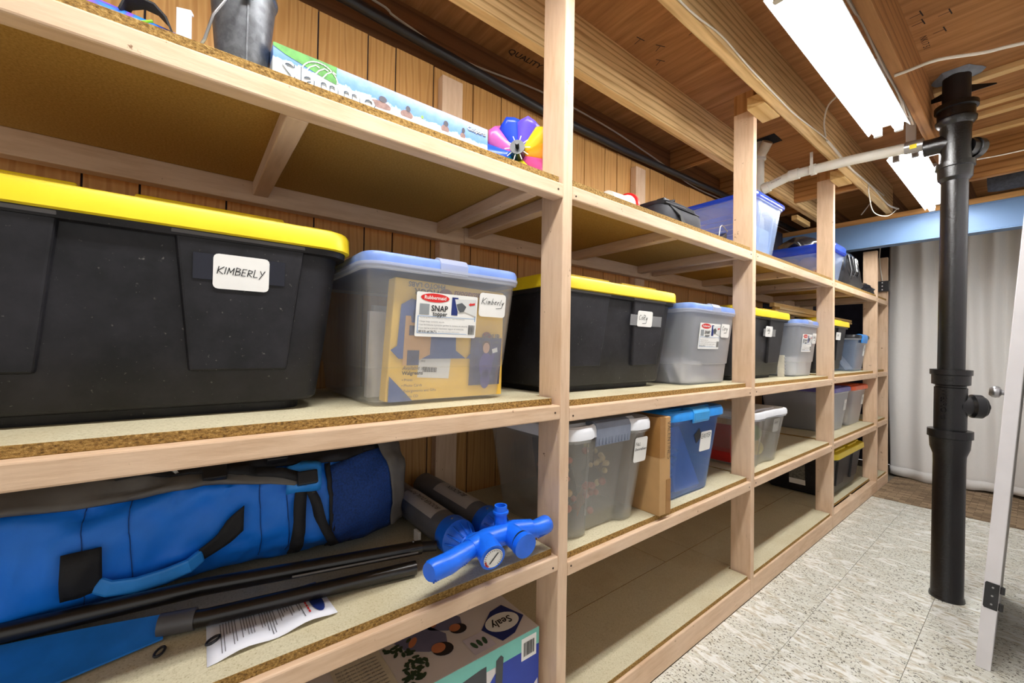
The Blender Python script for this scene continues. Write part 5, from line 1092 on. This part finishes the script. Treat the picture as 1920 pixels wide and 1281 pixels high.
    o = MB().tube([(0, -.04, .026), (0, .08, .026)], .0255, 14).build('red_tube', MAT['red_plastic'], None, (-.13, .515, zt+.0005), smooth=40); tag(o, 'red tube lying between the toy horn and the black bag', 'tube')
    c = thing('camera_bag', 'small black camera bag with strap and buckle on the top shelf', 'bag', (-.155, .70, zt+.0005))
    ny = solid('black_bag_nylon', (30, 30, 38), .75, var=.2, bump=.2)
    MB().loft([rrect(0, 0, .17, .30, .03, 0), rrect(0, 0, .19, .32, .04, .02), rrect(0, 0, .185, .315, .04, .07), rrect(0, 0, .17, .29, .04, .085)]).build('pouch', ny, c, smooth=50)
    MB().loft([rrect(0, -.01, .185, .28, .05, .082), rrect(0, -.02, .19, .27, .05, .094), rrect(0, -.02, .16, .2, .05, .106), rrect(0, -.02, .10, .12, .04, .112)]).build('top_flap', ny, c, smooth=50)
    MB().strip([(.06, -.16, .03), (.08, -.10, .075), (.098, -.04, .06), (.097, -.01, .02)], .028, .004, (0, 1, 0)).build('strap', MAT['black_webbing'], c, smooth=60); MB().strip([(.03, -.19, .02), (.06, -.12, .09), (.07, -.05, .115), (.02, .03, .118)], .022, .004, (.6, .5, 0)).build('strap', MAT['black_webbing'], c, smooth=60)
    bx('buckle', .05, .085, -.13, -.09, .088, .106, BLACK_LID, c, .004); MB().tube([(.09, -.13, .085), (.092, .0, .088), (.085, .13, .084)], .003, 8).build('zip_piping', BLACK_LID, c, smooth=50)
    w = thing('wire_stand', 'black wedge with a bent wire loop against the second post, top shelf', 'stand', (-.13, 1.06, zt+.0005))
    MB().loft([[Vector((x, y, z)) for y, z in ((-.11, 0), (.09, 0), (.09, .085), (.03, .05), (-.02, .012))] for x in (-.03, .03)]).build('wedge', BLACK_LID, w, bevel=.004)
    MB().tube([(.034, -.10, .004), (.034, -.02, .016), (.034, .0, .05), (.034, .012, .095), (.034, .03, .105), (.034, .05, .10), (.034, .085, .085)], .0025, 8).build('wire', CHROME, w, smooth=60)
    zt = Z(3, 'T')
    gl = solid('black_vinyl', (30, 30, 34), .22, spec=.7, var=.25)
    a = thing('garment_bag', 'glossy black vinyl bag with white tag on the far top shelf', 'bag', (-.17, 3.02, zt+.0005))
    L = []
    for z, w_, d_ in ((0, .52, .24), (.03, .55, .28), (.15, .54, .26), (.24, .50, .22), (.285, .40, .16), (.30, .2, .1)):
        loop = rrect(0, 0, d_, w_, .09, z, 6)
        L.append([p+Vector((.010*math.sin(p.y*40+z*30), .006*math.sin(p.x*50+z*40), 0)) for p in loop])
    MB().loft(L).build('bag_body', gl, a, smooth=70)
    for k in range(3): MB().tube([(.135-.02*k, -.12+.12*k, .02), (.145, -.10+.1*k, .12), (.12, -.08+.1*k, .24)], .007, 8).build('fold', gl, a, smooth=60)
    fm = Frame((.136, .10, .135), (0, 1, 0), (-.12, 0, 1)); m = MB(); fm.plate(m, -.03, 0, .05, .10, .0012, .002); lb = m.build('tag', PAPER, a); m = MB(); fm.rect(m, -.02, .02, .03, .035, .002); fm.rect(m, -.02, .055, .03, .07, .002); m.build('tag_print', INK_GREY, lb)
    o = MB(); vs = []
    L = []
    rnd = random.Random(4)
    for z, q in ((0, .9), (.03, 1), (.06, .75), (.085, .3)): L.append([Vector((.06*q*math.cos(a_)*(1+.3*math.sin(a_*5+z*60)), .12*q*math.sin(a_)*(1+.3*math.sin(a_*4+z*40)), z)) for a_ in [2*math.pi*k/22 for k in range(22)]])
    o = MB().loft(L).build('crumpled_bag', gl, None, (-.065, 3.42, zt+.0005), smooth=60); tag(o, 'crumpled black plastic beside the far full-height post', 'plastic bag')
    zb = 1.850
    L = []
    for z, q in ((0, 1), (.03, 1.05), (.06, .8), (.085, .35)): L.append([Vector((.12*q*math.cos(a_)*(1+.1*math.sin(a_*5+z*60)), .11*q*math.sin(a_)*(1+.14*math.sin(a_*4+z*40)), z)) for a_ in [2*math.pi*k/26 for k in range(26)]])
    o = MB().loft(L).build('folded_jacket', gl, None, (-.25, 2.585, zb), smooth=60); tag(o, 'black shiny jacket folded on the blue-lidded bin behind the third post', 'jacket')
    # wood strips on the far totes
    for k, (x, w_, h_, y0, y1, lab) in enumerate(((-.20, .05, .018, 1.95, 3.62, 'lowest pale wood strip lying on the far black totes'), (-.19, .045, .016, 2.0, 3.58, 'middle pale wood strip lying on the far black totes'), (-.205, .03, .026, 1.98, 3.1, 'thick short wood strip on top of the strips on the far totes'))):
        z = 1.3592+(0, .0185, .035)[k]
        o = bx('wood_strip', x-w_/2, x+w_/2, y0, y1, z, z+h_, RAW, None, .003); tag(o, lab, 'wood strip', 'wood strips on the totes')
    e = thing('outlet_box', 'black metal outlet box fixed to the last post by the curtain', 'electrical box', (-.02, 3.905, 1.70))
    bx('box_body', -.05, .035, -.02, .018, -.045, .045, BLACK_LID, e, .003)
    for z in (-.03, 0, .03): bx('cover_screw', -.012, -.004, -.0225, -.02, z-.005, z+.005, PAPER, e, .001)
    o = MB().tube([(0, 0, 0), (-.01, -.01, .1), (-.02, .0, .2), (-.01, .01, .4)], .004, 6).build('cable', CABLE, None, (-.03, 3.90, 1.746), smooth=50); tag(o, 'white cable rising from the black outlet box by the curtain', 'cable')
top_things()
